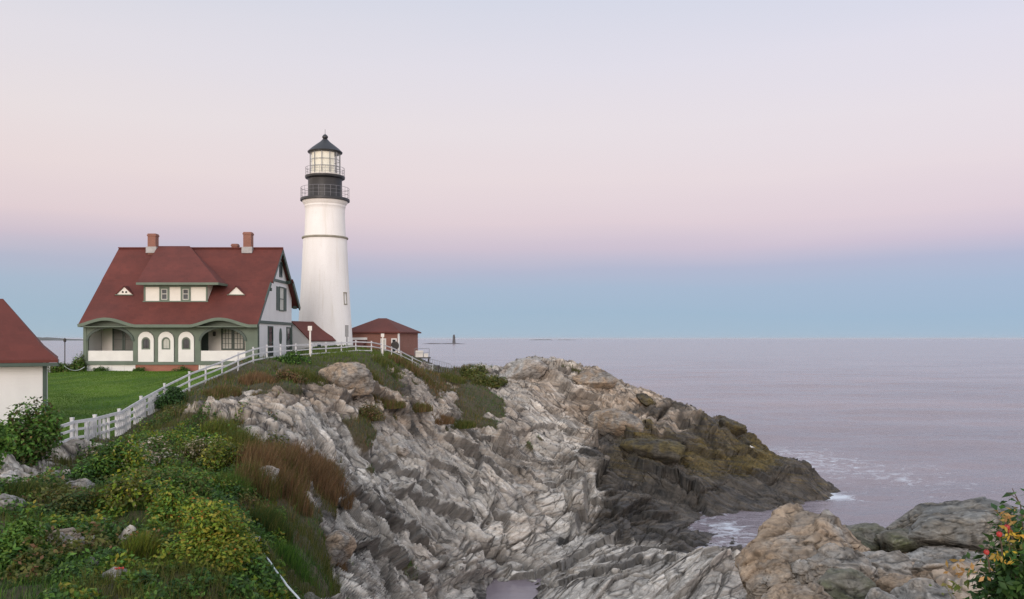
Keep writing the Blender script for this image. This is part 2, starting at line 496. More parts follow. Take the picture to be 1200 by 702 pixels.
# ================================================================== ground: one relief built from surveyed spots (place in the view, metres away)
SPOTS = [
 # near bushy bank, left
 (-150,540,30),(-150,600,20),(-150,700,14),(0,522,30),(0,560,24),(0,620,19),(0,702,15),(60,530,31),(60,600,21),(60,702,15),
 (120,522,34),(110,560,27),(120,620,20),(140,702,15),(200,497,38),(200,560,27),(200,620,20.5),(220,702,15.5),
 (280,475,43),(280,540,32),(280,600,25),(290,660,19.5),(300,702,17),(340,470,46),(340,520,39),(350,580,31),(350,640,25),(350,702,20.5),
 # cliff below the fence
 (400,440,57),(400,480,51),(400,540,43),(400,600,36),(400,660,30),(400,702,27),(450,430,63),(450,480,56),(450,540,48),(450,600,41),(450,650,37),(450,702,34),
 (500,450,70),(500,500,61),(500,560,52),(500,620,45),(500,670,41.5),(500,702,39),(550,445,84),(550,500,69),(550,560,58),(550,620,50),(550,665,45.5),(540,702,42.5),
 # pale slabs
 (600,470,79),(600,520,69),(600,570,61),(600,620,54),(600,655,50),(650,460,85),(650,500,79),(650,550,69),(650,600,61),(650,640,56),
 (720,622,57),(700,660,49),(700,702,43),(648,655,52),(648,676,46.8),(612,648,52.2),(640,640,54.5),(845,630,58.8),(832,638,56.5),(858,622,60.5),(868,640,56),(655,702,44),(800,650,51),(800,702,43),(860,662,48),(860,702,42),
 # dark ledge and its hollow
 (700,570,65),(760,580,65),(830,630,58),(760,620,59),(690,535,72),(820,610,63),
 # seaweed rock
 (850,604,67.5),(780,570,72),(740,545,75),(720,525,76),(780,540,75),(800,520,77),(850,540,77),(900,560,76.5),(850,500,82),(880,512,82),(930,540,80),(972,573,79),
 (740,500,80),(700,500,83),(690,470,86),
 (700,437,93),(750,461,90),(800,484,87),(650,430,95),(620,424,96),(560,429,98),(585,445,92),(545,452,90),
 # lawn, yard and fence line
 (100,435,78),(200,435,78),(300,432,78),(60,470,45),(150,460,53),(0,492,38),(100,492,39),(111,517,34),(140,505,38),(165,490,41),(222,458,47),(260,442,51),
 (297,426,55),(329,421,60),(365,418,65),(400,415.5,70),(435,414,74),(470,424,84),(507,438,95),(381,407,100),(450,413,106),(350,411,92),(490,420,105),
 (0,440,78),(-150,440,78),(-150,480,42),
]
WORLD = [ # (px column, metres away, height): ground one does not see in the photograph but which carries on round the corner
 (600,44,-.5),(580,44.5,-.5),(612,46.5,-.4),(596,48.2,-.3),(884,61.5,-.4),(905,64,-.6),(850,56,.35),(895,57.5,-.3),(880,67,-.4),(905,68,-.6),
 (600,104,8.5),(700,104,6),(800,99,1.5),(880,93,0),(950,88,-1.2),(990,84,-1.6),(1010,78,-2.2),(1000,70,-2.6),(960,72,-1.6),(900,102,-3),(700,126,-4),(600,122,4),(510,112,9.6),(500,126,8),
 (420,110,12.2),(420,126,11),(300,104,11.5),(300,126,11),(100,104,10.5),(100,126,10),(0,104,10),(0,126,8),(-150,104,9.5),(-150,126,8),
 (1100,60,-5),(1100,30,-5),(1000,40,-5),(930,50,-2),(920,30,-2),(1350,60,-6),(1350,20,-5),(1350,110,-6),(1100,110,-6),
 (500,25,2.5),(600,32,-1),(650,37,-.8),(720,26,-2),(800,36,-.8),(600,15,3),(700,12,3),(450,20,5),(450,11,8),(300,10,9.3),(100,8,10),(-150,8,10),(600,6,9),(800,6,8),(300,4,10.5),(800,15,0),(1000,14,-1),
]
def spot_table():
    U, Vv, Z = [], [], []
    for px, py, D in SPOTS: U.append((px - 600) / FX); Vv.append(math.log(D)); Z.append(EYE - (py - 397) / FX * D)
    for px, D, z in WORLD: U.append((px - 600) / FX); Vv.append(math.log(D)); Z.append(z)
    return np.array(U), np.array(Vv), np.array(Z)
_U, _V, _Z = spot_table()
KU, KV = 2.6, 1.0
def _phi(r2): return 0.5 * r2 * np.log(r2 + 1e-9)
def _solve():
    x, y = _U * KU, _V * KV; n = len(x)
    r2 = (x[:, None] - x[None]) ** 2 + (y[:, None] - y[None]) ** 2
    A = np.zeros((n + 3, n + 3)); A[:n, :n] = _phi(r2) + np.eye(n) * 2e-4
    A[:n, n] = 1; A[:n, n + 1] = x; A[:n, n + 2] = y; A[n:, :n] = A[:n, n:].T
    return np.linalg.solve(A, np.concatenate([_Z, np.zeros(3)]))
_W = _solve()
def relief(u, v):
    """height of the smooth ground at x = u*y, y = exp(v)"""
    u = np.asarray(u, np.float64).ravel(); v = np.asarray(v, np.float64).ravel()
    out = np.empty(len(u)); x, y = _U * KU, _V * KV; n = len(x)
    for a in range(0, len(u), 40000):
        b = slice(a, a + 40000)
        r2 = (u[b, None] * KU - x[None]) ** 2 + (v[b, None] * KV - y[None]) ** 2
        out[b] = _phi(r2) @ _W[:n] + _W[n] + _W[n + 1] * u[b] * KU + _W[n + 2] * v[b] * KV
    side = np.clip((u - .68) / .12, 0, 1)          # open water off to the right
    return out * (1 - side) + np.minimum(out, -5.0) * side
OUTC = [(2.1, 6.5), (2.75, 9.2), (3.05, 11.2), (4.2, 13.2), (5.6, 14.2), (8.5, 15.2), (14, 14), (14, 2.5), (2.6, 2.5)]
def poly_dist(x, y, poly):
    """signed distance: negative inside"""
    d = np.full(x.shape, 1e9); ins = np.zeros(x.shape, bool)
    n = len(poly)
    for i in range(n):
        ax, ay = poly[i]; bx, by = poly[(i + 1) % n]
        ex, ey = bx - ax, by - ay
        t = np.clip(((x - ax) * ex + (y - ay) * ey) / (ex * ex + ey * ey), 0, 1)
        d = np.minimum(d, np.hypot(x - ax - t * ex, y - ay - t * ey))
        c = ((ay > y) != (by > y)) & (x < (bx - ax) * (y - ay) / (by - ay + 1e-12) + ax)
        ins ^= c
    return np.where(ins, -d, d)
def outcrop(x, y):
    d = poly_dist(x, y, OUTC)
    top = 10.62 + 0.26 * np.clip(9.5 - y, 0, 8) + .10 * np.clip(x - 4, 0, 5) - .10 * np.clip(y - 10.5, 0, 9)
    return top - 2.2 * np.clip(d + .25, 0, 99) - .15 * np.clip(d + 1.2, 0, 1.2)
def ground(x, y):
    x = np.asarray(x, np.float64); y = np.asarray(y, np.float64)
    sh = x.shape; x = x.ravel(); y = np.maximum(y.ravel(), 3.0)
    return np.maximum(relief(x / y, np.log(y)), outcrop(x, y)).reshape(sh)
def gz(x, y): return float(ground(np.array([x]), np.array([y]))[0])

# ---- soft fields given at spots of the same survey (place in the view -> value)
TURF = [(50,600,.9),(150,650,.5),(90,560,.32),(30,540,.35),(60,620,.38),(105,640,.34),(200,520,.95),(200,600,1),(250,680,1),(300,600,.95),(330,560,.9),(350,600,.8),(330,650,.9),(380,690,.72),(330,690,.9),
 (425,690,.2),(400,640,.2),(440,600,0),(420,560,.12),(380,555,.5),(370,520,.25),(300,490,.2),(340,470,.15),(280,460,.5),(250,470,.6),(330,440,.66),(350,447,.55),(310,446,.72),(380,425,1),(420,420,1),(450,425,.9),(470,442,.72),(470,458,.5),
 (500,447,.62),(530,445,.6),(555,462,1),(572,485,.9),(605,490,0),(410,455,.05),(430,460,0),(480,470,.38),(520,480,.12),(425,510,.55),(400,490,.1),(360,462,.3),(385,440,.6),(310,468,.35),(440,445,.55),(270,490,.5),(350,500,0),(480,520,0),(500,600,0),(600,600,0),
 (700,500,0),(600,440,0),(540,430,.7),(900,550,0),(960,650,0),(1060,650,0),(800,650,0),(0,680,.9),(520,560,0),(560,520,0)]
WET_SHADE = [(712,570,.85),(760,600,.8),(830,620,.95),(695,600,.30),(705,605,.85),(660,560,.08),(640,650,0),(700,660,0),(760,665,.1),(830,670,.15),(865,690,.25),(800,520,.7),(760,500,.6),(730,475,.2),(700,450,0),(790,490,.6),  # dark tidal rock, plus shadowed parts of the cliff darkened into the colour
 (850,515,.75),(920,545,.85),(935,560,1),(905,570,1),(850,580,.98),(780,565,1),(740,545,1),(712,522,.8),(690,505,.1),(600,500,0),(575,690,.35),(545,670,.3),(500,700,.1),(480,560,.15),(430,480,.2),(400,450,.05),(350,520,0),(960,600,0),(1100,600,.05),
 (560,640,.25),(520,540,.1),(760,465,.1),(970,570,1),(712,545,.95),(690,545,.35),(680,520,.1),(700,535,.7),(690,575,.35),(675,590,0),(685,560,.15),(440,680,.15),(400,590,.33),(455,602,.36),(512,562,.34),(540,545,.38),(500,645,.30),(548,672,.46),(490,505,.28),(440,470,.28),(380,560,.25),(430,640,.28),(300,470,.34),(340,480,.30),(360,455,.34),(430,450,.3),(470,465,.3),(520,475,.3)]
ALG = [(760,520,.75),(830,530,.75),(890,535,.95),(800,560,.15),(850,580,.2),(930,550,.4),(740,520,.6),(800,500,.4),(700,570,0),(600,560,0),(760,600,.05),(850,500,.5),(900,570,.2),(700,480,.05),(780,475,.1),(700,500,.1),(500,600,0),(960,650,.1),(820,545,.75)]
TAN = [(330,460,.7),(370,450,.75),(450,450,.7),(480,480,.55),(390,430,.55),(420,440,.6),(300,450,.45),(520,460,.6),(540,500,.4),(600,540,.42),(560,600,.3),(530,640,.45),(590,620,.4),(690,480,.8),(720,500,.95),(650,450,.5),(700,440,.65),(620,430,.4),(560,430,.35),(780,595,.3),
 (640,520,.2),(430,600,.05),(480,600,0),(700,660,.12),(640,690,0),(800,680,0),(450,540,.1),(350,500,.15),(900,650,.6),(1000,640,.35),(1100,640,.3),(100,600,.4),(660,600,.35),(600,500,.42),(640,560,.38),(620,605,.36),(660,530,.35),(640,660,.28),(720,650,.25),(580,560,.38),(800,660,.15)]
_rt = np.random.RandomState(5)
def field(tab, px, py, s=34.0):
    num = np.zeros(px.shape, np.float32); den = np.full(px.shape, 1e-9, np.float32)
    for a, b, v in tab:
        d2 = ((px - a) ** 2 + ((py - b) * 1.25) ** 2) / (s * s)
        w = 1.0 / (d2 * d2 + .05)
        num += w * v; den += w
    return num / den
def survey(x, y, z):
    y = np.maximum(y, 2.0)
    return 600 + FX * x / y, 397 + FX * (EYE - z) / y

LAWN = [(-46, 79.8), (-22.6, 79.8), (-20.2, 62), (-17.6, 52.3), (-18.2, 47.2), (-18.6, 43.5), (-17.9, 40.4), (-17.2, 37.4), (-16.9, 34.2), (-17.4, 31.0), (-24, 31), (-46, 42)]

print("relief ...")
NU, NR = 1300, 900
us = np.concatenate([np.linspace(-0.74, 0.66, NU - 60), np.linspace(0.662, 1.35, 60)])
# rows follow the slope: short steps where the ground is steep, long ones where it is flat
vc = np.linspace(math.log(4.0), math.log(124.0), 360)
UU, VV = np.meshgrid(us[::4], vc)
YY = np.exp(VV); XX = UU * YY
ZZ = np.maximum(relief(UU, VV).reshape(UU.shape), outcrop(XX.ravel(), YY.ravel()).reshape(UU.shape))
dz = np.diff(ZZ, axis=0); ym = np.exp((VV[1:] + VV[:-1]) / 2); dv = vc[1] - vc[0]
zm = (ZZ[1:] + ZZ[:-1]) / 2
dep = (EYE - zm) / ym
seen = dep <= np.minimum.accumulate(dep, axis=0) + .012          # short steps only where the ground faces an onlooker on the bank
hid = np.where(zm < -0.8, .10, 1.0) * np.where(dep > .36, .10, 1.0) * np.where(seen, 1.0, .15)
ds = hid * np.sqrt((dz / ym) ** 2 + (np.abs(EYE - zm) / ym * dv * 1.2) ** 2 + (0.035 * dv) ** 2)
k5 = np.ones(5) / 5
for c in range(0, ds.shape[0]): ds[c] = np.convolve(np.pad(ds[c], 2, mode='edge'), k5, mode='valid')
S = np.vstack([np.zeros((1, ds.shape[1])), np.cumsum(ds, 0)])
S /= S[-1]
tt = np.linspace(0, 1, NR)
Vc = np.stack([np.interp(tt, S[:, j], vc) for j in range(S.shape[1])], 1)
Vg = np.stack([np.interp(us, us[::4], Vc[i]) for i in range(NR)], 0)
Ug = np.broadcast_to(us[None], Vg.shape)
Yg = np.exp(Vg); Xg = Ug * Yg
Z1 = relief(Ug, Vg).reshape(Vg.shape); Z2 = outcrop(Xg.ravel(), Yg.ravel()).reshape(Vg.shape)
Zg = np.maximum(Z1, Z2)
near = sstep(-.4, .4, Z2 - Z1)
G = np.stack([Xg, Yg, Zg], -1)
du = np.gradient(G, axis=1); dvv = np.gradient(G, axis=0)
Nn = np.cross(du, dvv); Nn /= np.linalg.norm(Nn, axis=-1, keepdims=True) + 1e-9
Nn = np.where(Nn[..., 2:3] < 0, -Nn, Nn)
pts = G.reshape(-1, 3).astype(np.float32); nor = Nn.reshape(-1, 3).astype(np.float32)
px, py = survey(pts[:, 0], pts[:, 1], pts[:, 2])
px = px.astype(np.float32); py = py.astype(np.float32)
lawn_d = poly_dist(pts[:, 0], pts[:, 1], LAWN)
turf = field(TURF, px, py)
nz = fbm(pts * np.float32(.55), 4, 3)
turf = sstep(.30, .62, turf + .36 * nz - .12 * (1 - nor[:, 2]))
behind = (pts[:, 1] > 88) & (px < 525)
turf = np.maximum(turf, behind * 1.0)
yard = sstep(2.5, -1.0, lawn_d + .5 * nz)
turf = np.maximum(turf, yard)
# high ground behind the fence line is turf as well
fence_x = np.interp(pts[:, 1], [31, 34, 41, 47, 55, 65, 74, 84, 95], [-17.3, -16.6, -17.8, -17.8, -16.7, -15.3, -12.2, -10.9, -8.8])
turf = np.maximum(turf, sstep(.6, -.4, pts[:, 0] - fence_x) * (pts[:, 1] > 31))
nearf = near.ravel()
turf = turf * (pts[:, 2] > 2.2)
turf = turf * (1 - nearf)
turf = np.maximum(turf, nearf * sstep(7.5, 5.5, pts[:, 1] - .25 * (pts[:, 0] - 3)))
wet_shade = np.clip(field(WET_SHADE, px, py) + .22 * fbm(pts * np.float32(.5), 3, 21), 0, 1) * (1 - nearf)
wet_shade = np.maximum(wet_shade, sstep(1.0, .1, pts[:, 2] + .4 * nz) * sstep(640, 560, px) * .8)
wet_shade = np.maximum(wet_shade, sstep(.45, .05, pts[:, 2] + .3 * nz) * .9)
alg = np.clip(field(ALG, px, py), 0, 1) * (1 - nearf)
tan = np.clip(field(TAN, px, py) + .18 * fbm(pts * np.float32(.35), 3, 31), 0, 1)
tan = np.where(nearf > .5, .5 + .3 * nz, tan)

print("strata ...")
# bedding frame: slabs dip to the right and towards the water below the camera
def frame(n, strike):
    n = Vector(n).normalized(); st = Vector(strike); st = (st - n * st.dot(n)).normalized(); dn = n.cross(st)
    return np.array([st, dn, n], np.float32)
RA = frame((.45, -.40, .80), (.58, .81, .07))       # the long slabs
RC = frame((.45, -.40, .80), (.80, -.48, -.40))     # the same slabs, jointed down the dip
RB = frame((.12, -.50, .86), (.75, -.55, -.36))     # the broken cliff under the fence
warp = np.stack([fbm(pts * np.float32(.13), 3, 41), fbm(pts * np.float32(.13) + 9, 3, 42), fbm(pts * np.float32(.13) + 19, 3, 43)], 1).astype(np.float32)
wp = pts + warp * np.float32(.45)
qa = wp @ RA.T; qb = wp @ RB.T; qc = wp @ RC.T
low = sstep(3.6, 2.2, pts[:, 2] + .5 * nz) * sstep(69, 64, pts[:, 1])
slabby = sstep(440, 540, px + 40 * nz) * (1 - nearf)          # long slabs to the right, rounder broken blocks to the left
rock = (1 - turf)
far = np.clip(pts[:, 1] / 60.0, .2, 1.0).astype(np.float32)
def stair(n, per, seed, sharp=.70, flat=.22):
    t = n / per; i = np.floor(t); f = t - i
    r = _u(_h(i.astype(np.int32), np.zeros(len(i), np.int32), np.zeros(len(i), np.int32), seed))
    lip = sharp - .35 * r
    st = flat * f + (1 - flat) * sstep(lip, lip + .16, f)
    return per * (st - f), sstep(.1, 0., np.abs(f - lip - .02)) 
def layered(q, slab, seed):
    """blocks and ledges in one bedding frame: displacement along the bed normal, tone, darkness of open joints"""
    d = np.zeros(len(q), np.float32); tn = np.zeros(len(q), np.float32); cr = np.zeros(len(q), np.float32)
    for i, (L, per, A, cw, cd) in enumerate(slab):
        Lv = np.array(L, np.float32)
        qq = q / Lv
        qq = qq + (.16, .10, .06, .06)[i] * np.stack([vnoise(qq * 1.1, seed + i), vnoise(qq * 1.1 + 7, seed + 10 + i), vnoise(qq * 1.1 + 13, seed + 20 + i)], 1)
        F1, F2, r0, vec, t = voro(qq, seed + 31 + i * 7, .9)
        e = 1 - sstep(0, cw, F2 - F1)
        st = 0
        if per: st, lip = stair(q[:, 2] + r0 * per * 1.2 + .22 * per * vnoise(q / (Lv * 1.5), seed + 40 + i), per, seed + 50 + i)
        d = d + .75 * st + A * ((r0 - .5) * .8 - (vec * t).sum(1) * 1.1) - cd * e
        tn += (r0 - .5) * (.20, .30, .30, .22)[i]
        cr = np.maximum(cr, e * (.8, .8, .7, .5)[i])
    return d, tn, cr
def planks(q, specs, seed):
    """beds cut into long straight slabs: each slab has its own level and tips up at its front edge"""
    d = np.zeros(len(q), np.float32); tn = np.zeros(len(q), np.float32); cr = np.zeros(len(q), np.float32)
    z0 = np.zeros(len(q), np.int32)
    for k_, (w_, L, A, B, cd, cw) in enumerate(specs):
        wob = vnoise(q / np.array([w_ * 5, w_ * 2.2, w_ * 3], np.float32), seed + k_)
        t = q[:, 1] / w_ + .28 * wob + .45 * vnoise(np.stack([q[:, 1] / w_ * .5, q[:, 2] * 0, q[:, 2] * .15], 1), seed + 20 + k_)
        i = np.floor(t); f = (t - i).astype(np.float32); ii = i.astype(np.int32)
        u0 = q[:, 0] / L + _u(_h(ii, z0, z0, seed + k_)) * 7.3 + .10 * vnoise(q / (w_ * 1.5), seed + 40 + k_)
        j = np.floor(u0); g = (u0 - j).astype(np.float32); jj = j.astype(np.int32)
        r = _u(_h(ii, jj, z0, seed + 60 + k_)); r2 = _u(_h(ii, jj, z0, seed + 61 + k_)); r3 = _u(_h(ii, jj, z0, seed + 62 + k_)) - .5
        ef = (1 - sstep(0, cw, np.minimum(f, (1 - f) * 1.0))); eg = (1 - sstep(0, cw * w_ / L * 1.2, np.minimum(g, 1 - g))) * (r2 > .25)
        e = np.maximum(ef * (.35 + .65 * r), eg)
        d += A * (r - .5) - B * (f - .5) * (.4 + 1.2 * r2) + A * .8 * r3 * (g - .5) - cd * e
        tn += (r - .5) * (.16, .26, .30, .2)[k_]
        cr = np.maximum(cr, e * (.75, .8, .7, .5)[k_])
    return d, tn, cr
PL = [(4.4, 14., .80, .66, .45, .022), (1.75, 6.5, .27, .30, .28, .040), (.66, 3.0, .07, .085, .12, .07), (.27, 1.3, .015, .025, .03, .10)]
dA, tA, cA = planks(qa, PL, 500)
dC, tC, cC = planks(qc, PL, 540)
VB = [((13., 6.0, 5.0), 1.0, .55, .026, .5), ((4.6, 2.5, 2.0), .35, .24, .045, .34), ((2.0, 1.15, .9), 0, .075, .06, .17)]
vA, vtA, vcA = layered(qa, VB, 800)
vC, vtC, vcC = layered(qc, VB, 840)
pm = sstep(-.5, .6, fbm(pts * np.float32(.09), 2, 97))          # some stretches are evenly bedded, others broken into blocks
dA = dA * (.30 + .5 * pm) + vA * (.95 - .55 * pm); dC = dC * (.30 + .5 * pm) + vC * (.95 - .55 * pm)
tA = tA * .6 + vtA * .6; tC = tC * .6 + vtC * .6; cA = np.maximum(cA * (.35 + .6 * pm), vcA * (1 - .4 * pm)); cC = np.maximum(cC * (.35 + .6 * pm), vcC * (1 - .4 * pm))
dA = dA * low + dC * (1 - low); tA = tA * low + tC * (1 - low); cA = cA * low + cC * (1 - low)
dB, tB, cB = layered(qb, [((8.5, 4.6, 4.), .5, .45, .04, .45), ((3.4, 1.9, 1.7), .3, .22, .055, .26), ((1.5, .85, .8), 0, .085, .07, .13), ((.62, .40, .36), 0, .015, .10, .03)], 700)
dP, tP, cP = planks(qb, PL[1:3], 580)
dB = dB * .85 + dP * .6; tB = tB * .7 + tP * .6; cB = np.maximum(cB * .8, cP * .8)
bulk = .9 * facet(qa / np.array([15., 8., 6.], np.float32), 901) + .22 * facet(qb / np.array([4.5, 3.2, 2.5], np.float32) + 5, 902) * (1 + (1 - slabby))
LINES = [('U', .55, [(597,677),(657,660),(709,634),(727,621)]), ('U', .35, [(657,682),(709,669),(770,656),(792,660)]), ('U', .25, [(605,699),(640,682)]), ('L', .5, [(571,591),(566,617),(579,634),(584,669)]),
 ('U', .3, [(551,565),(566,586),(597,617)]), ('U', .25, [(566,543),(592,573)]), ('U', .3, [(614,547),(625,573),(649,578),(679,573)]), ('L', .9, [(672,548),(681,570),(683,595),(676,622)]), ('U', .35, [(588,517),(623,539),(679,543)]),
 ('U', .35, [(580,500),(597,504),(649,504)]), ('U', .5, [(523,517),(562,534),(560,556)]), ('U', .42, [(380,593),(406,586),(449,604),(488,617),(523,643)]), ('U', .6, [(393,474),(428,461),(467,482)]), ('U', 1.0, [(683,486),(712,498),(745,516)]),
 ('U', .8, [(733,534),(748,552),(796,565),(835,599),(891,617)]), ('U', .5, [(757,504),(813,526),(852,530)]), ('U', .5, [(800,490),(848,521),(891,534)]), ('U', .3, [(700,574),(748,566),(790,575)]), ('U', .4, [(761,613),(813,630),(850,640)]),
 ('L', .9, [(699,517),(707,543),(699,569)]), ('U', .6, [(657,456),(692,478)]), ('U', .5, [(649,437),(700,447)]), ('U', .4, [(584,443),(640,441)]), ('U', .5, [(467,569),(506,586),(553,604)]), ('U', .3, [(501,543),(527,556)]),
 ('U', .35, [(432,526),(480,552),(510,582)]), ('U', .5, [(420,640),(450,650),(490,690)]), ('U', .35, [(690,590),(740,598),(800,600)]), ('U', .4, [(520,490),(560,505),(590,520)]), ('U', .4, [(850,545),(900,560),(935,562)]), ('U', .35, [(700,655),(760,640),(800,638)])]
lx = px + 5 * vnoise(np.stack([px / 14, py / 14, px * 0], 1), 77) + 2 * vnoise(np.stack([px / 4, py / 4, px * 0], 1), 78)
lyy = 1.7 * (py + 3 * vnoise(np.stack([px / 11, py / 11, px * 0 + 5], 1), 79))
ledge_d = np.zeros(len(pts), np.float32); ledge_shade = np.zeros(len(pts), np.float32)
for side, hgt, ln in LINES:
    ln = [(a_, 1.7 * b_) for a_, b_ in ln]
    bx = [p[0] for p in ln]; by = [p[1] for p in ln]
    sel = np.where((lx > min(bx) - 70) & (lx < max(bx) + 70) & (lyy > min(by) - 110) & (lyy < max(by) + 110) & (nearf < .5) & (pts[:, 1] < 100))[0]
    X, Y = lx[sel], lyy[sel]
    best = np.full(len(sel), 1e9); sg = np.zeros(len(sel)); endf = np.ones(len(sel))
    for i_, ((ax, ay), (bx_, by_)) in enumerate(zip(ln[:-1], ln[1:])):
        ex, ey = bx_ - ax, by_ - ay
        tq = ((X - ax) * ex + (Y - ay) * ey) / (ex * ex + ey * ey); tc = np.clip(tq, 0, 1)
        dd_ = np.hypot(X - ax - tc * ex, Y - ay - tc * ey)
        cl = dd_ < best
        over = np.maximum(0, np.maximum(-tq, tq - 1)) * math.hypot(ex, ey)
        best = np.where(cl, dd_, best); sg = np.where(cl, ex * (Y - ay) - ey * (X - ax), sg); endf = np.where(cl, np.exp(-over / 12.), endf)
    high = (sg < 0) if side == 'U' else (sg > 0)
    dm = best * pts[sel, 1] / FX
    ledge_d[sel] += 1.3 * endf * hgt * np.where(high, .75 * np.exp(-dm / (1.2 + 1.6 * hgt)), -.45 * np.exp(-dm / (.35 + .7 * hgt)))
    ledge_shade[sel] = np.maximum(ledge_shade[sel], endf * np.exp(-(dm / .16) ** 2) * .9)  # shadow under each ledge lip, painted dark along with the cracks
disp = dA * slabby + dB * (1 - slabby); tone = tA * slabby + tB * (1 - slabby); crack = cA * slabby + cB * (1 - slabby)
tone = tone * (1 - nearf); crack = np.maximum(crack * (1 - nearf), ledge_shade); bedc = qa[:, 2]
damp = np.where(nearf > .5, .30, 1.0) * rock * (1 - .45 * sstep(1.8, .6, pts[:, 2]))
soft = .10 * fbm(pts * np.float32(.8), 4, 61) + .16 * nz * (1 - yard)
nb_ = RA[2][None] * slabby[:, None] + (.5 * RB[2] + .0)[None] * (1 - slabby[:, None]) + nor * (.35 + .35 * (1 - slabby[:, None]))
nb_ /= np.linalg.norm(nb_, axis=1, keepdims=True)
Pd = pts + nb_ * (disp * damp * 1.25)[:, None] + nor * (((bulk + ledge_d) * damp) + soft * turf * (1 - .75 * yard))[:, None]
# keep the sea level edges and the yard where they are
Pd[:, 2] = np.where(yard > .9, pts[:, 2] + .02 * nz, Pd[:, 2])
GP = Pd.reshape(NR, NU, 3)

gpx, gpy = px, py
idx = np.arange(NR * NU).reshape(NR, NU)
F = np.stack([idx[:-1, :-1], idx[:-1, 1:], idx[1:, 1:], idx[1:, :-1]], -1).reshape(-1, 4)
fz = Pd[F][:, :, 2].max(1)
F = F[fz > -1.2]
fl = (lawn_d[F].max(1) < 0)
attrs = dict(low=low, slab=slabby, turf=turf, wet_shade=wet_shade, algae=alg, tan=tan, tone=tone, crack=crack, beds=bedc)
def sub(name, faces, mat):
    used, inv = np.unique(faces.ravel(), return_inverse=True)
    o = array_mesh(name, Pd[used], inv.reshape(faces.shape), mat, None, False, None, {k: v[used] for k, v in attrs.items()})
    tag(o, kind='structure')
    return o

# ---- rock material
m, nt, b = new_mat('headland_rock'); k = NT(nt)
pos = k.pos()
strat = k.mapping(pos, (.35, .35, 1.0), (R(12), R(-18), R(-30)))
n_big = k.noise(pos, .22, 5); n_mid = k.noise(strat, 1.4, 7, .62); n_fine = k.noise(pos, 6.5, 6, .65); n_strk = k.noise(k.mapping(strat, (.5, .5, 5)), 1.6, 5, .6)
a_tone = k.attr('tone'); a_tan = k.attr('tan'); a_wet_shade = k.attr('wet_shade'); a_alg = k.attr('algae'); a_turf = k.attr('turf'); a_crack_shade = k.attr('crack')
pale = k.mix(k.rng(n_mid, .25, .75), (.41, .378, .335), (.585, .545, .485))
pale = k.mix(k.rng(n_strk, .62, .72, 0, .28), pale, (.19, .18, .175))
pale = k.mix(k.rng(n_fine, .58, .74, 0, .30), pale, (.66, .65, .63))
tanc = k.mix(k.rng(n_mid, .36, .66), (.31, .235, .17), (.50, .415, .33))
c = k.mix(k.rng(k.math('ADD', a_tan, k.math('MULTIPLY', k.math('SUBTRACT', n_strk, .5), 1.1)), .22, .8), pale, tanc)
c = k.mix(k.rng(k.noise(pos, .9, 5, .6, .4), .62, .74, 0, .45), c, (.13, .12, .105))
val = k.math('ADD', k.rng(n_big, .32, .68, .80, 1.12), k.math('MULTIPLY', a_tone, .9))
vv = k.n('ShaderNodeCombineXYZ')
for i in range(3): k.l(val, vv.inputs[i])
c = k.mix(1.0, c, vv.outputs[0], 'MULTIPLY')
def in_frame(Rf, sc):
    cm = k.n('ShaderNodeCombineXYZ')
    for i in range(3):
        d_ = k.n('ShaderNodeVectorMath', operation='DOT_PRODUCT'); k.l(wpos, d_.inputs[0]); d_.inputs[1].default_value = tuple(float(x) / sc[i] for x in Rf[i]); k.l(d_.outputs['Value'], cm.inputs[i])
    return cm.outputs[0]
wv = k.n('ShaderNodeTexNoise'); wv.inputs['Scale'].default_value = .5; wv.inputs['Detail'].default_value = 3; k.l(pos, wv.inputs['Vector'])
wo_ = k.n('ShaderNodeVectorMath', operation='MULTIPLY_ADD'); k.l(wv.outputs['Color'], wo_.inputs[0]); wo_.inputs[1].default_value = (.9, .9, .9); k.l(pos, wo_.inputs[2])
wpos = wo_.outputs[0]
def joints(vec, w0, w1):
    v_ = k.n('ShaderNodeTexVoronoi', feature='DISTANCE_TO_EDGE'); v_.inputs['Scale'].default_value = 1.0; k.l(vec, v_.inputs['Vector'])
    c_ = k.n('ShaderNodeTexVoronoi', feature='F1'); c_.inputs['Scale'].default_value = 1.0; k.l(vec, c_.inputs['Vector'])
    return k.rng(v_.outputs['Distance'], w0, w1, 1, 0), c_.outputs['Color']
def mixf(f, a, b_):
    n_ = k.n('ShaderNodeMix', data_type='FLOAT'); k.l(f, n_.inputs[0]); k.l(a, n_.inputs[2]); k.l(b_, n_.inputs[3]); return n_.outputs[0]
a_low = k.attr('low'); a_slab = k.attr('slab')
J = []
for (fa_, fb_, fc_) in (((2.6, .75, .9), (2.6, .75, .9), (1.9, .75, .7)), ((.95, .24, .3), (.95, .24, .3), (.62, .28, .26))):
    ja, ca = joints(in_frame(RA, fa_), .0, .13); jc, cc_ = joints(in_frame(RC, fb_), .0, .13); jb, cb = joints(in_frame(RB, fc_), .0, .13)
    jj = mixf(a_slab, jb, mixf(a_low, jc, ja)); kk = k.mix(a_slab, cb, k.mix(a_low, cc_, ca))
    sp_ = k.n('ShaderNodeSeparateColor'); k.l(kk, sp_.inputs[0])
    J.append((jj, sp_.outputs[0]))
gate = k.rng(k.noise(pos, .6, 3), .40, .60)
j0 = k.math('MULTIPLY', J[0][0], k.rng(gate, 0, 1, .35, 1)); j1 = k.math('MULTIPLY', J[1][0], k.rng(gate, 0, 1, 1, .25))
tn_ = k.math('ADD', k.math('MULTIPLY', k.math('SUBTRACT', J[0][1], .5), .62), k.math('MULTIPLY', k.math('SUBTRACT', J[1][1], .5), .30))
val2 = k.math('ADD', 1.0, tn_); vv2 = k.n('ShaderNodeCombineXYZ')
for i in range(3): k.l(val2, vv2.inputs[i])
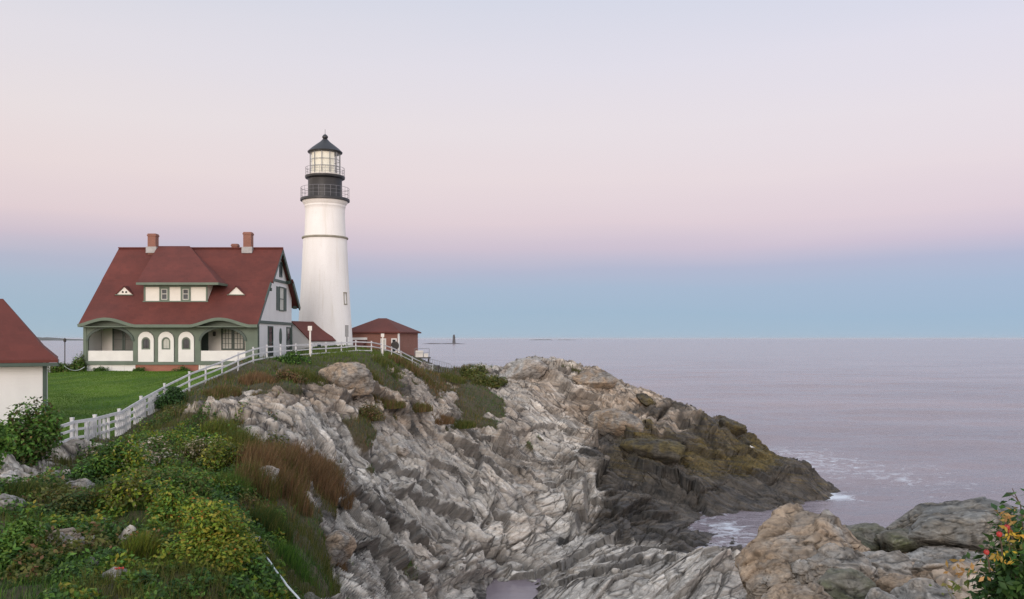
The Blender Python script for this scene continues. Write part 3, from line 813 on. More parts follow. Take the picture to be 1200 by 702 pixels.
c = k.mix(1.0, c, vv2.outputs[0], 'MULTIPLY')
jt = k.math('MAXIMUM', k.math('MAXIMUM', k.math('MULTIPLY', j0, 1.0), k.math('MULTIPLY', j1, .42)), k.math('MULTIPLY', a_crack_shade, .95))
c = k.mix(k.math('MULTIPLY', jt, .9), c, (.035, .032, .030))
dark = k.mix(k.rng(n_mid, .35, .68), (.030, .026, .022), (.118, .100, .080))
dark = k.mix(k.rng(n_fine, .55, .75, 0, .4), dark, (.175, .155, .125))
algc = k.mix(k.rng(n_fine, .35, .65), (.045, .036, .011), (.165, .120, .034))
dark = k.mix(k.rng(k.math('ADD', a_alg, k.math('MULTIPLY', k.math('SUBTRACT', n_strk, .5), 1.6)), .40, .80), dark, algc)
dark = k.mix(1.0, dark, vv2.outputs[0], 'MULTIPLY')
dark = k.mix(k.math('MULTIPLY', jt, .7), dark, (.012, .012, .011))
c = k.mix(k.rng(k.math('ADD', a_wet_shade, k.math('MULTIPLY', k.math('SUBTRACT', n_mid, .5), .55)), .30, .58, smooth=True), c, dark)
soil = k.mix(k.rng(n_fine, .3, .7), (.030, .034, .014), (.075, .070, .032))
soil = k.mix(k.rng(n_big, .4, .7), soil, (.085, .062, .036))
c = k.mix(k.rng(k.math('ADD', a_turf, k.math('MULTIPLY', k.math('SUBTRACT', n_fine, .5), .5)), .4, .65), c, soil)
k.l(c, b.inputs['Base Color'])
k.l(k.rng(a_wet_shade, .3, .8, .86, .55), b.inputs['Roughness']); b.inputs['Specular IOR Level'].default_value = .35
h1 = k.math('ADD', k.math('ADD', k.math('MULTIPLY', n_mid, .12), k.math('MULTIPLY', n_strk, .25)), k.math('ADD', k.math('MULTIPLY', jt, -1.0), k.math('MULTIPLY', tn_, .7)))
bm1 = k.bump(h1, None, .6, .16)
k.bump(n_fine, b, .40, .05, bm1)
M['rock'] = m
# ---- mown lawn
m, nt, b = new_mat('mown_grass'); k = NT(nt)
pos = k.pos()
n1 = k.noise(k.mapping(pos, (.5, .18, .5), (0, 0, R(62))), .8, 4); n2 = k.noise(pos, 9, 4, .7); n3 = k.noise(pos, .12, 3)
c = k.mix(k.rng(n1, .40, .60), (.052, .118, .012), (.135, .215, .026))
c = k.mix(k.rng(n2, .40, .72, 0, .55), c, (.028, .065, .008))
c = k.mix(k.rng(n3, .45, .7, 0, .5), c, (.10, .15, .02))
k.l(c, b.inputs['Base Color']); b.inputs['Roughness'].default_value = .8; b.inputs['Specular IOR Level'].default_value = .15
k.bump(n2, b, .8, .06)
M['lawn'] = m
o_rock = sub('rocky_headland', F[~fl], M['rock'])
o_lawn = sub('lawn', F[fl], M['lawn'])

# ================================================================== sea
print("sea ...")
su = np.linspace(-1.15, 1.15, 560)
sv = np.concatenate([np.geomspace(18, 700, 620), np.geomspace(720, 60000, 90)])
SU, SV = np.meshgrid(su, sv)
sx = (SU * SV).ravel(); sy = SV.ravel()
p3 = np.stack([sx, sy, np.zeros_like(sx)], 1).astype(np.float32)
fade = np.exp(-sy / 420.0)
w1 = fbm(p3 * np.array([.035, .085, 1], np.float32), 3, 201); w2 = fbm(p3 * np.array([.16, .32, 1], np.float32), 3, 211)
gl = relief(np.clip(sx / sy, -.74, .9), np.log(np.clip(sy, 4, 124)))
gl = np.where((sy > 126) | (sx / sy > .8), -9, gl)
shore = sstep(-3.2, .2, gl)
calm = sstep(.5, 0., (sx > 5) * 1.0) * (sy < 52)
sz = fade * (.42 * w1 + .15 * w2) * (1 - .75 * (sy < 66) * (sx < 19)) * np.where(calm > 0, .12, 1)
foam = .30 * sstep(-.7, .1, gl) * sstep(3, 9, sx)
# lines of foam that the swell left off the point
dx = sx - 33; dy = sy - 100
foam = foam + .42 * np.exp(-((dx * .8 - dy * -.35) / 9.0) ** 2 - (dy / 26.) ** 2) + .75 * np.exp(-((sx - 28.5) / 2.6) ** 2 - ((sy - 77) / 3.5) ** 2)
foam = foam + .22 * np.exp(-((sx - 17.5) / 3.4) ** 2 - ((sy - 62) / 4.0) ** 2)
idx = np.arange(len(sx)).reshape(SU.shape)
FS = np.stack([idx[:-1, :-1], idx[:-1, 1:], idx[1:, 1:], idx[1:, :-1]], -1).reshape(-1, 4)
m, nt, b = new_mat('sea_water'); k = NT(nt)
pos = k.pos()
a_f = k.attr('foam')
na = k.noise(k.mapping(pos, (.35, .8, .5)), .55, 5, .6); nb = k.noise(k.mapping(pos, (.5, 1.0, .5)), 2.6, 4, .6); nc = k.noise(k.mapping(pos, (.02, .05, .05)), .6, 4)
fo = k.rng(k.math('ADD', k.math('MULTIPLY', a_f, .55), k.math('SUBTRACT', k.noise(pos, .75, 7, .68, .8), .55)), .14, .34)
fs_ = k.n('ShaderNodeSeparateXYZ'); k.l(pos, fs_.inputs[0]); far_f = k.rng(fs_.outputs['Y'], 60, 500, smooth=True)
ro_ = k.rng(far_f, 0, 1, .2, .15)
water = k.mix(k.rng(nc, .35, .65), (.180, .152, .176), (.265, .222, .246))  # pinkish sky reflection partly put into the base colour
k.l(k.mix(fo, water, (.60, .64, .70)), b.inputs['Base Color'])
k.l(k.math('ADD', k.math('MULTIPLY', fo, .5), ro_), b.inputs['Roughness']); b.inputs['IOR'].default_value = 1.5
h = k.math('ADD', k.math('MULTIPLY', na, .75), k.math('MULTIPLY', nb, .22))
h = k.math('MULTIPLY', h, k.rng(far_f, 0, 1, 1, .7))
h = k.math('MULTIPLY', h, k.math('SUBTRACT', 1.0, k.math('MULTIPLY', k.attr('calm'), .9)))
k.bump(h, b, 1.0, .6)
M['sea'] = m
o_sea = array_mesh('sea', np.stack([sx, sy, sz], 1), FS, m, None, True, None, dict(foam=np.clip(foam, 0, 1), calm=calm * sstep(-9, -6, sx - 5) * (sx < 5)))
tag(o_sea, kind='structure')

_vx, _vy = survey(Pd[:, 0], Pd[:, 1], Pd[:, 2])
def spot(px_, py_, dz=0.0):
    """the point of the built ground seen at a place of the survey"""
    d2 = (_vx - px_) ** 2 + (_vy - py_) ** 2
    k_ = np.where(d2 < 9)[0]
    if len(k_) == 0: k_ = np.array([np.argmin(d2)])
    j = k_[np.argmin(Pd[k_, 1])]
    return Vector((float(Pd[j, 0]), float(Pd[j, 1]), float(Pd[j, 2]) + dz))
# ================================================================== lighthouse
print("buildings ...")
LH = Vector((-21.9, 100.0, 0)); LB = 12.6
def ly(py): return EYE + (397 - py) / 10.0 - LB            # height above the tower's foot for a line of the photograph
root = thing('lighthouse', 'tall white masonry lighthouse tower with a black lantern gallery on top', 'lighthouse', (LH.x, LH.y, LB))
prof = [(3.32, -1.2), (3.30, 0), (3.14, ly(395)), (2.98, ly(370)), (2.80, ly(340)), (2.64, ly(310)), (2.52, ly(281))]
MB().lathe(prof + [(2.50, ly(278.6))], (0, 0, 0), 64).build('tower', M['tower'], root, True)
MB().lathe([(2.56, ly(280.4)), (2.66, ly(280)), (2.68, ly(278.8)), (2.60, ly(278))], (0, 0, 0), 64).build('stone_band', M['band'], root, True)
MB().lathe([(2.38, ly(278.3)), (2.30, ly(258)), (2.27, ly(247)), (2.32, ly(243.5)), (2.36, ly(243)), (2.36, ly(241)), (2.55, ly(238.5)), (2.62, ly(236.5))], (0, 0, 0), 64).build('upper_tower', M['tower'], root, True)
MB().lathe([(2.70, ly(236.6)), (2.84, ly(236)), (2.84, ly(233.6)), (2.78, ly(233.2))], (0, 0, 0), 64).build('lower_gallery', M['black_iron'], root, True)
MB().lathe([(2.00, ly(233.4)), (1.97, ly(228)), (1.95, ly(212)), (2.0, ly(210.6))], (0, 0, 0), 48).build('watch_room', M['black_iron'], root, True)
MB().lathe([(2.02, ly(210.8)), (2.26, ly(209.6)), (2.30, ly(208.6)), (2.30, ly(207)), (1.9, ly(206.6))], (0, 0, 0), 48).build('upper_gallery', M['black_iron'], root, True)
def railing(name, r, z0, z1, nposts, parent, nrail=3):
    mb = MB()
    for k in range(nposts):
        t = 2 * math.pi * (k + .3) / nposts
        x, y = r * math.cos(t), r * math.sin(t)
        mb.tube([(x, y, z0), (x, y, z1)], .018, 5)
    for j in range(nrail):
        z = z1 - (z1 - z0) * j / nrail
        ring = [(r * math.cos(2 * math.pi * i / 40), r * math.sin(2 * math.pi * i / 40), z) for i in range(41)]
        mb.tube(ring, .016 if j else .024, 5)
    mb.build(name, M['rail_iron'], parent)
railing('lower_railing', 2.78, ly(233.3), ly(221), 26, root)
railing('upper_railing', 2.24, ly(207), ly(197.5), 22, root)
# lantern: wall base, panes, mullions, roof
MB().lathe([(1.80, ly(206.8)), (1.80, ly(204.6)), (1.74, ly(204.4))], (0, 0, 0), 16).build('lantern_base', M['sign_white'], root)
m, nt, b = new_mat('lantern_glass'); k_ = NT(nt)
b.inputs['Base Color'].default_value = (.9, .92, .9, 1); b.inputs['Roughness'].default_value = .03
_tr = k_.n('ShaderNodeBsdfTransparent'); _tr.inputs[0].default_value = (.97, .98, .97, 1)
_mx = k_.n('ShaderNodeMixShader'); _mx.inputs[0].default_value = .88
k_.l(b.outputs[0], _mx.inputs[1]); k_.l(_tr.outputs[0], _mx.inputs[2])
k_.l(_mx.outputs[0], [n for n in nt.nodes if n.type == 'OUTPUT_MATERIAL'][0].inputs[0])
M['lantern_glass'] = m
NP = 12
pane = MB()
for k in range(NP):
    t0, t1 = 2 * math.pi * k / NP, 2 * math.pi * (k + 1) / NP
    a = (1.74 * math.cos(t0), 1.74 * math.sin(t0)); c = (1.74 * math.cos(t1), 1.74 * math.sin(t1))
    pane.add([(a[0], a[1], ly(204.3)), (c[0], c[1], ly(204.3)), (c[0], c[1], ly(180)), (a[0], a[1], ly(180))], [(0, 1, 2, 3)])
pane.build('lantern_panes', M['lantern_glass'], root)
mu = MB()
for k in range(NP):
    t0, t1 = 2 * math.pi * k / NP, 2 * math.pi * (k + 1) / NP
    a = Vector((1.76 * math.cos(t0), 1.76 * math.sin(t0), 0)); c = Vector((1.76 * math.cos(t1), 1.76 * math.sin(t1), 0))
    mu.beam(a + Vector((0, 0, ly(204.3))), a + Vector((0, 0, ly(179.6))), .075, .075, (a.x, a.y, 0))
    for py in (196.5, 188.5):
        mu.beam(a + Vector((0, 0, ly(py))), c + Vector((0, 0, ly(py))), .05, .05)
mu.build('mullions', M['grey_metal'], root)
# white blinds drawn inside the lantern on the land side, and the lamp with its pedestal
bl = MB()
for k in range(26):
    t0 = R(150) + R(175) * k / 26; t1 = R(150) + R(175) * (k + 1) / 26
    p = lambda t, r, z: (r * math.cos(t), r * math.sin(t), z)
    z0, z1 = ly(204), ly(180.4)
    bl.add([p(t0, 1.52, z0), p(t1, 1.52, z0), p(t1, 1.52, z1), p(t0, 1.52, z1), p(t0, 1.55, z0), p(t1, 1.55, z0), p(t1, 1.55, z1), p(t0, 1.55, z1)],
           [(0, 1, 2, 3), (7, 6, 5, 4), (0, 4, 5, 1), (2, 6, 7, 3)])
bl.build('blind', paint('lantern_blind', (.82, .79, .68), .8, .04), root)
MB().lathe([(.35, ly(206.5)), (.28, ly(199)), (.42, ly(197)), (.45, ly(190)), (.32, ly(186))], (.1, 0, 0), 16).build('lamp', M['grey_metal'], root, True)
MB().lathe([(1.82, ly(180)), (1.98, ly(179.4)), (2.02, ly(178.4)), (1.60, ly(174.4)), (1.05, ly(170)), (.62, ly(166.8)), (.42, ly(164.8)), (.30, ly(163.4))], (0, 0, 0), 32).build('lantern_roof', M['black_iron'], root, True)
MB().lathe([(.12, ly(164.4)), (.20, ly(163.2)), (.34, ly(161.4)), (.34, ly(160)), (.2, ly(158.2)), (.07, ly(157.4)), (.025, ly(157)), (.02, ly(151.5))], (0, 0, 0), 16).build('vent_ball', M['black_iron'], root, True)
# two slit windows on the right flank
def tower_window(py0, py1, ang, r):
    t = R(ang); n = Vector((math.cos(t), math.sin(t), 0)); s = Vector((-math.sin(t), math.cos(t), 0))
    mb = MB(); z0, z1 = ly(py1), ly(py0)
    for sgn in (-1, 1):
        mb.beam(n * r + s * .24 * sgn + Vector((0, 0, z0)), n * (r - .06) + s * .24 * sgn + Vector((0, 0, z1)), .09, .14, n)
    mb.beam(n * r - s * .3 + Vector((0, 0, z0 - .05)), n * r + s * .3 + Vector((0, 0, z0 - .05)), .2, .1)
    mb.beam(n * (r - .06) - s * .3 + Vector((0, 0, z1 + .05)), n * (r - .06) + s * .3 + Vector((0, 0, z1 + .05)), .2, .1)
    f = mb.build('window', M['band'], root)
    g = MB(); g.beam(n * (r - .015) + Vector((0, 0, z0)), n * (r - .075) + Vector((0, 0, z1)), .42, .05, n)
    g.build('pane', M['glass'], f)
tower_window(344, 356.5, -25, 2.87)

# ================================================================== keeper's house (front wall 78 m from the camera)
HX, HY, HZ = -31.2, 78.0, 11.0
house = thing('keepers_house', "large keeper's house with a broad red roof, sage green arched porch front and dormer", 'house', (HX, HY, HZ))
OFF = (HX, HY, HZ)
def fx(px, D=HY): return (px - 600) / FX * D
def fz(py, D=HY): return EYE - (py - 397) / FX * D
XL, XR = fx(99), fx(302)                 # front wall ends
D0, DR, D1 = 77.0, 85.0, 91.2            # front eave, ridge, back eave
ZE, ZR, ZB = fz(380.3, D0), fz(291.4, DR), 17.4
YB = 90.0                                # back wall
# main walls behind the porch
w = MB(OFF)
w.box(XL + .35, XR - .02, HY + 2.6, YB, HZ - .5, 15.6)
w.build('back_block', M['cream'], house)
# right gable wall, 0.3 m thick, follows the roof
gw = MB(OFF)
slope_f = (ZR - ZE) / (DR - D0); slope_b = (ZR - ZB) / (D1 - DR)
def roof_z(y): return ZE + (y - D0) * slope_f if y <= DR else ZR - (y - DR) * slope_b
out = [(HY + .02, HZ - .5), (YB, HZ - .5), (YB, roof_z(YB) - .25), (DR, ZR - .3), (HY + .02, roof_z(HY + .02) - .25)]
gw.extrude(out, [], XR - .3, XR, lambda u, v, a: (a, u, v))
gw.build('gable_wall', M['white'], house)
gl = MB(OFF); gl.extrude(out, [], XL, XL + .3, lambda u, v, a: (a, u, v)); gl.build('gable_wall', M['white'], house)
# trim boards on the gable: y(px) on the plane x = XR
def gy(px): return XR / ((px - 600) / FX)
def gzv(py, y): return EYE - (py - 397) / FX * y
XO = XR + .05
tr = MB(OFF)
zb1 = 15.55; zb2 = 19.75
tr.box(XR - .01, XR + .10, HY + .03, YB - .03, zb1 - .14, zb1 + .14)
yb_a, yb_b = D0 + (zb2 - ZE) / slope_f + .25, DR + (ZR - zb2) / slope_b - .25
tr.box(XR - .01, XR + .12, yb_a, yb_b, zb2 - .12, zb2 + .12)
tr.box(XR - .012, XR + .09, HY + .00, HY + .22, HZ, zb1 - .14)
tr.box(XR - .012, XR + .09, YB - .22, YB + .0, HZ, zb1 - .14)
tr.build('gable_trim', M['dark_green'], house)
def gable_window(y0, y1, z0, z1, pane_mat, shutter=0.0, mull=True):
    mb = MB(OFF); t = .12
    mb.box(XR, XR + .09, y0 - t, y0, z0 - t, z1 + t); mb.box(XR, XR + .09, y1, y1 + t, z0 - t, z1 + t)
    mb.box(XR, XR + .092, y0, y1, z1, z1 + t); mb.box(XR, XR + .092, y0, y1, z0 - t, z0)
    if mull: mb.box(XR, XR + .07, y0, y1, (z0 + z1) / 2 - .04, (z0 + z1) / 2 + .04)
    f = mb.build('window', M['dark_green'], house)
    MB(OFF).box(XR - .02, XR + .03, y0, y1, z0, z1).build('pane', pane_mat, f)
    if shutter:
        for a, c in ((y0 - t - shutter, y0 - t - .01), (y1 + t + .01, y1 + t + shutter)):
            s = MB(OFF); s.box(XR, XR + .06, a, c, z0 - .08, z1 + .08)
            for q in range(9):
                z = z0 + (z1 - z0) * (q + .5) / 9
                s.box(XR + .06, XR + .075, a + .06, c - .06, z - .05, z + .02)
            s.build('shutter', M['dark_green'], f)
gable_window(85.2, 86.7, 16.9, 19.1, M['curtain'], .95)
gable_window(85.3, 86.0, 20.3, 21.6, M['glass'], 0, False)
gable_window(81.3, 82.7, 12.2, 15.1, M['glass'])
gable_window(88.0, 89.3, 12.2, 15.1, M['glass'])
ov = MB(OFF)
ov.extrude([(85.6 + .42 * math.cos(R(15 * i)), 14.2 + .85 * math.sin(R(15 * i))) for i in range(24)], [], XR, XR + .07, lambda u, v, a: (a, u, v))
ov.build('oval_ornament', M['dark_green'], house)

# porch front: green boarding with two wide arches, three niches between
pf = MB(OFF)
zt = ZE + .15
wide = [(103.5, 156.5), (235.5, 288.0)]
holes = []
for a, c in wide:
    cx, half = (fx(a) + fx(c)) / 2, (fx(c) - fx(a)) / 2
    holes.append(arch(cx, half, fz(423), fz(399.5), 18, fz(384.3) - fz(399.5)))
niche = [172.0, 195.5, 219.0]
for cpx in niche:
    holes.append(arch(fx(cpx), fx(cpx + 9.8) - fx(cpx), fz(424.2), fz(397.6), 14, .72))
bump_at = [(fx(130), fx(130 + 35) - fx(130)), (fx(262), fx(262 + 35) - fx(262))]
def brow(x):
    """rise of the eyebrow eave above each wide arch"""
    z = 0.0
    for c, hw in bump_at:
        t = (x - c) / hw
        if abs(t) < 1: z = max(z, .62 * (math.cos(t * math.pi) * .5 + .5) ** .8)
    return z
top = []
NB = 60
for i in range(NB + 1):
    x = XR + (XL - XR) * i / NB
    top.append((x, zt - .1 + brow(x)))
outer = [(XL, fz(427.2)), (XR, fz(427.2))] + top
pf.extrude(outer, holes, HY - .12, HY + .12, lambda u, v, a: (u, a, v))
pf.build('porch_front', M['green'], house)
# narrow side panel of the porch on the left corner with an arched side opening is part of the gable; right corner post
for xa, xb in ((XR - .28, XR + .04), (XL - .04, XL + .25)):
    MB(OFF).box(xa, xb, HY - .16, HY + .2, HZ, zt - .2).build('corner_post', M['green'], house)
# white parapets in the wide arches, dark floor band, foundations
for a, c in wide:
    MB(OFF).box(fx(a) + .01, fx(c) - .01, HY - .05, HY + .09, fz(423), fz(411)).build('parapet', M['trim_white'], house)
fl_ = MB(OFF); fl_.box(XL, XR, HY - .18, HY + 2.6, fz(427.4), fz(423.6)); fl_.build('porch_floor', M['green'], house)
for a, c, bs in ((101, 159, (101.5, 115, 130, 145, 158)), (233, 301, (234, 251, 268, 285, 300))):
    lt = MB(OFF); lt.box(fx(a), fx(c), HY - .02, HY + .12, HZ - .6, fz(427.5))
    lt = lt.build('lattice_skirt', M['trim_white'], house)
    for px_ in bs:
        MB(OFF).box(fx(px_) - .07, fx(px_) + .07, HY - .06, HY - .021, HZ - .3, fz(427.5)).build('batten', M['trim_white'], lt)
MB(OFF).box(fx(159.2), fx(232.8), HY - .06, HY + .15, HZ - .6, fz(427.5)).build('brick_foundation', M['foundation_brick'], house)
# niches: white arched panels with green arched windows
for cpx in niche:
    cx = fx(cpx); h0 = .71; pnl = MB(OFF)
    wo = arch(cx, .40, fz(409.6), fz(400.4), 12, .42)
    pnl.extrude(arch(cx, h0, fz(424.0), fz(397.7), 14, .70), [wo], HY - .20, HY - .02, lambda u, v, a: (u, a, v))
    p_ = pnl.build('niche_panel', M['trim_white'], house)
    fr = MB(OFF)
    fr.extrude(arch(cx, .39, fz(409.5), fz(400.4), 12, .41), [arch(cx, .27, fz(408.2), fz(400.4), 12, .28)], HY - .16, HY - .06, lambda u, v, a: (u, a, v))
    f_ = fr.build('niche_window', M['green'], p_)
    gb = MB(OFF); gb.extrude(arch(cx, .268, fz(408.1), fz(400.4), 12, .278), [], HY - .10, HY - .08, lambda u, v, a: (u, a, v))
    gb.box(cx - .02, cx + .02, HY - .13, HY - .101, fz(408.1), fz(400.4) + .2)
    gb.build('pane', M['curtain'] if cpx == 195.5 else M['glass'], p_)
# rooms behind the wide arches
YW = HY + 2.55
def wx(px): return (px - 600) / FX * YW
def wz(py): return EYE - (py - 397) / FX * YW
def porch_window(a, c, p0, p1, nx, ny, pane_mat, fm, bars=None):
    mb = MB(OFF); x0, x1, z0, z1 = wx(a), wx(c), wz(p1), wz(p0); t = .13
    mb.box(x0, x0 + t, YW - .06, YW + .05, z0, z1); mb.box(x1 - t, x1, YW - .06, YW + .05, z0, z1)
    mb.box(x0 + t, x1 - t, YW - .058, YW + .05, z1 - t, z1); mb.box(x0 + t, x1 - t, YW - .058, YW + .05, z0, z0 + t)
    f = mb.build('window', fm, house)
    MB(OFF).box(x0 + t, x1 - t, YW - .01, YW + .04, z0 + t, z1 - t).build('pane', pane_mat, f)
    bm_ = MB(OFF)
    for i in range(1, nx):
        x = x0 + t + (x1 - x0 - 2 * t) * i / nx; bm_.box(x - .025, x + .025, YW - .035, YW - .012, z0 + t, z1 - t)
    for j in range(1, ny):
        z = z0 + t + (z1 - z0 - 2 * t) * j / ny; bm_.box(x0 + t, x1 - t, YW - .034, YW - .011, z - .02, z + .02)
    if nx > 1 or ny > 1: bm_.build('glazing_bars', bars or fm, f)
porch_window(132, 145, 384, 411.5, 1, 2, M['screen'], M['dark_green'])
porch_window(145.3, 158, 384, 411.5, 1, 2, M['screen'], M['dark_green'])
porch_window(259.5, 273, 383.5, 410, 3, 4, M['curtain'], M['dark_green'], M['dark_green'])
porch_window(273.3, 286.5, 383.5, 410, 3, 4, M['curtain'], M['dark_green'], M['dark_green'])
for a, c in ((110, 116), (236, 244)):
    MB(OFF).box(wx(a), wx(c), YW - .08, YW + .04, HZ, wz(382)).build('porch_door', M['dark_green'], house)
lamp_ = MB(OFF); lamp_.lathe([(.05, 0), (.13, .05), (.15, .35), (.06, .45)], (wx(252), YW - .2, wz(394)), 10); lamp_.box(wx(252) - .02, wx(252) + .02, YW - .2, YW, wz(390.5), wz(390))
lamp_.build('porch_lamp', M['dark_wood'], house)
pc = MB(OFF); pc.box(XL + .1, XR - .1, HY + .12, YW - .02, zt - .18, zt - .10); pc.build('porch_ceiling', M['cream'], house)

# roof: front plane with eyebrows, in an upper and a lower section; back plane
def roof_front(name, y0, y1, xa, xb, lift):
    nx, ny = 90, 14
    mb = MB(OFF); vs, fs = [], []
    for side in (0, 1):
        for j in range(ny + 1):
            y = y0 + (y1 - y0) * j / ny
            for i in range(nx + 1):
                x = xa + (xb - xa) * i / nx
                z = roof_z(y) + lift
                d = (y - D0) / 3.0
                if d < 1: z += brow(x) * 1.02 * (1 - d) ** 1.6
                sag = .02 * math.sin(x * .9) * math.sin(y * .8)
                vs.append((x, y, z + sag - (.20 if side else 0)))
    S_ = (nx + 1) * (ny + 1)
    for j in range(ny):
        for i in range(nx):
            a = j * (nx + 1) + i
            fs.append((a, a + 1, a + nx + 2, a + nx + 1)); fs.append((S_ + a, S_ + a + nx + 1, S_ + a + nx + 2, S_ + a + 1))
    for i in range(nx):
        fs.append((i, S_ + i, S_ + i + 1, i + 1)); a = ny * (nx + 1) + i; fs.append((a, a + 1, S_ + a + 1, S_ + a))
    for j in range(ny):
        a = j * (nx + 1); fs.append((a, a + nx + 1, S_ + a + nx + 1, S_ + a)); a += nx; fs.append((a, S_ + a, S_ + a + nx + 1, a + nx + 1))
    mb.add(vs, fs)
    return mb.build(name, M['roof'], house)
ym = 81.4
RXL, RXR = fx(91.5, D0), XR + .28
roof_a = roof_front('roof', D0, ym + .05, RXL, RXR, 0)
roof_b = roof_front('upper_roof', ym, DR + .02, RXL - .02, RXR + .16, .015)
bk = MB(OFF)
bk.slab([(RXL, DR, ZR + .07), (RXR + .16, DR, ZR + .07), (RXR + .16, 88.2, roof_z(88.2) + .07), (RXL, 88.2, roof_z(88.2) + .07)], .2)
bk.slab([(RXL, 88.15, roof_z(88.15)), (RXR + .34, 88.15, roof_z(88.15)), (RXR + .34, D1, roof_z(D1)), (RXL, D1, roof_z(D1))], .2)
bk.build('back_roof', M['roof'], house)
MB(OFF).beam((RXL - .02, DR, ZR + .08), (RXR + .16, DR, ZR + .08), .3, .1).build('ridge_cap', M['roof'], house)
# rakes and brackets on the right gable
rk = MB(OFF)
for (y0, y1, x) in ((D0 + .1, ym, RXR), (ym + .1, DR, RXR + .14)):
    rk.beam((x - .02, y0, roof_z(y0) - .22), (x - .02, y1, roof_z(y1) - .22), .10, .30)
for (y0, y1, x) in ((DR, 88.2, RXR + .14), (88.3, D1, RXR + .32)):
    rk.beam((x - .02, y0, roof_z(y0) - .22), (x - .02, y1, roof_z(y1) - .22), .12, .42)
rk.build('bargeboard', M['dark_green'], house)
for ya, yb in ((81.08, 81.32), (90.48, 90.72), (87.7, 87.95)):
    y = (ya + yb) / 2
    MB(OFF).box(XR, RXR + .1, ya, yb, roof_z(y) - .78, roof_z(y) - .48).build('eave_bracket', M['dark_green'], house)
# front fascia following the eyebrows, and the darker arch band under it
fa = MB(OFF)
for i in range(NB * 2):
    x0 = RXL + (RXR - RXL) * i / (NB * 2); x1 = RXL + (RXR - RXL) * (i + 1) / (NB * 2)
    fa.beam((x0, D0 - .06, ZE - .13 + brow(x0)), (x1 + .004, D0 - .06, ZE - .13 + brow(x1)), .14, .27)
fa.build('fascia', M['green'], house)
so = MB(OFF)
so.box(RXL + .1, RXR - .1, D0 + .03, HY - .14, ZE - .24, ZE - .16); so.build('soffit', M['green'], house)
for a, c in wide:
    mb = MB(OFF); cx, half = (fx(a) + fx(c)) / 2, (fx(c) - fx(a)) / 2 + .02
    apts = []
    for i in range(25):
        t = math.pi * i / 24
        apts.append((cx + half * math.cos(t), fz(399.5) + (fz(383.6) - fz(399.5)) * math.sin(t)))
    for p, q_ in zip(apts[:-1], apts[1:]):
        mb.beam((p[0], HY - .17, p[1]), (q_[0], HY - .17, q_[1]), .12, .22, (p[0] - cx, 0, p[1] - fz(400)))
    mb.build('arch_trim', M['dark_green'], house)

# dormer with a hipped roof reaching the ridge
DY = 79.3
def dx_(px): return (px - 600) / FX * DY
def dz_(py): return EYE - (py - 397) / FX * DY
dl, dr_ = dx_(169), dx_(243)
zf0, zf1 = roof_z(DY) - .1, dz_(332.5)
db = MB(OFF)
db.add([(dl, DY, zf0), (dr_, DY, zf0), (dr_, DY, zf1), (dl, DY, zf1), (dl, DY + 2.4, zf0 + 2.0), (dr_, DY + 2.4, zf0 + 2.0), (dr_, DY + 2.4, zf1), (dl, DY + 2.4, zf1)],
       [(0, 1, 2, 3), (1, 5, 6, 2), (0, 3, 7, 4), (4, 7, 6, 5), (3, 2, 6, 7), (0, 4, 5, 1)])
dorm = db.build('dormer', M['cream'], house)
dt = MB(OFF)
dt.box(dl - .03, dl + .12, DY - .05, DY + .02, zf0 + .05, zf1 - .3); dt.box(dr_ - .12, dr_ + .03, DY - .05, DY + .02, zf0 + .05, zf1 - .3)
dt.box(dl - .03, dr_ + .03, DY - .07, DY + .02, zf1 - .30, zf1 - .02)
dt.box(dl - .1, dr_ + .1, DY - .12, DY + .02, zf0 + .02, zf0 + .12)
dt.build('dormer_trim', M['green'], dorm)
for a, c in ((187, 198.5), (212, 223.5)):
    mb = MB(OFF); x0, x1, z0, z1 = dx_(a), dx_(c), zf0 + .13, zf1 - .31; t = .17
    mb.box(x0, x0 + t, DY - .07, DY + .01, z0, z1); mb.box(x1 - t, x1, DY - .07, DY + .01, z0, z1); mb.box(x0 + t, x1 - t, DY - .069, DY + .01, z1 - t, z1); mb.box(x0 + t, x1 - t, DY - .069, DY + .01, z0, z0 + .1)
    f = mb.build('dormer_window', M['green'], dorm)
    i0, i1 = x0 + t, x1 - t
    s = MB(OFF); tt_ = .07
    s.box(i0, i0 + tt_, DY - .05, DY - .02, z0 + .1, z1 - t); s.box(i1 - tt_, i1, DY - .05, DY - .02, z0 + .1, z1 - t); s.box(i0 + tt_, i1 - tt_, DY - .049, DY - .02, z1 - t - tt_, z1 - t); s.box(i0 + tt_, i1 - tt_, DY - .049, DY - .02, z0 + .1, z0 + .1 + tt_)
    s.box(i0 + tt_, i1 - tt_, DY - .048, DY - .02, (z0 + z1) / 2 - .03, (z0 + z1) / 2 + .03)
    s.build('sash', M['curtain'], dorm)
    MB(OFF).box(i0, i1, DY - .018, DY - .004, z0 + .1, z1 - t).build('pane', M['glass'], dorm)
re = DY - .75; zre = dz_(331.8)
pl = (fx(160, re) + .0, re, zre); pr = (fx(256, re), re, zre)
zd = fz(288.6, DR); dl_t, dr_t = (fx(186, DR), DR - .2, zd), (fx(223, DR), DR - .2, zd)
yb_ = D0 + (zre - ZE) / slope_f + .05
bl_ = (pl[0], yb_, zre); br_ = (pr[0], yb_, zre)
dr2 = MB(OFF)
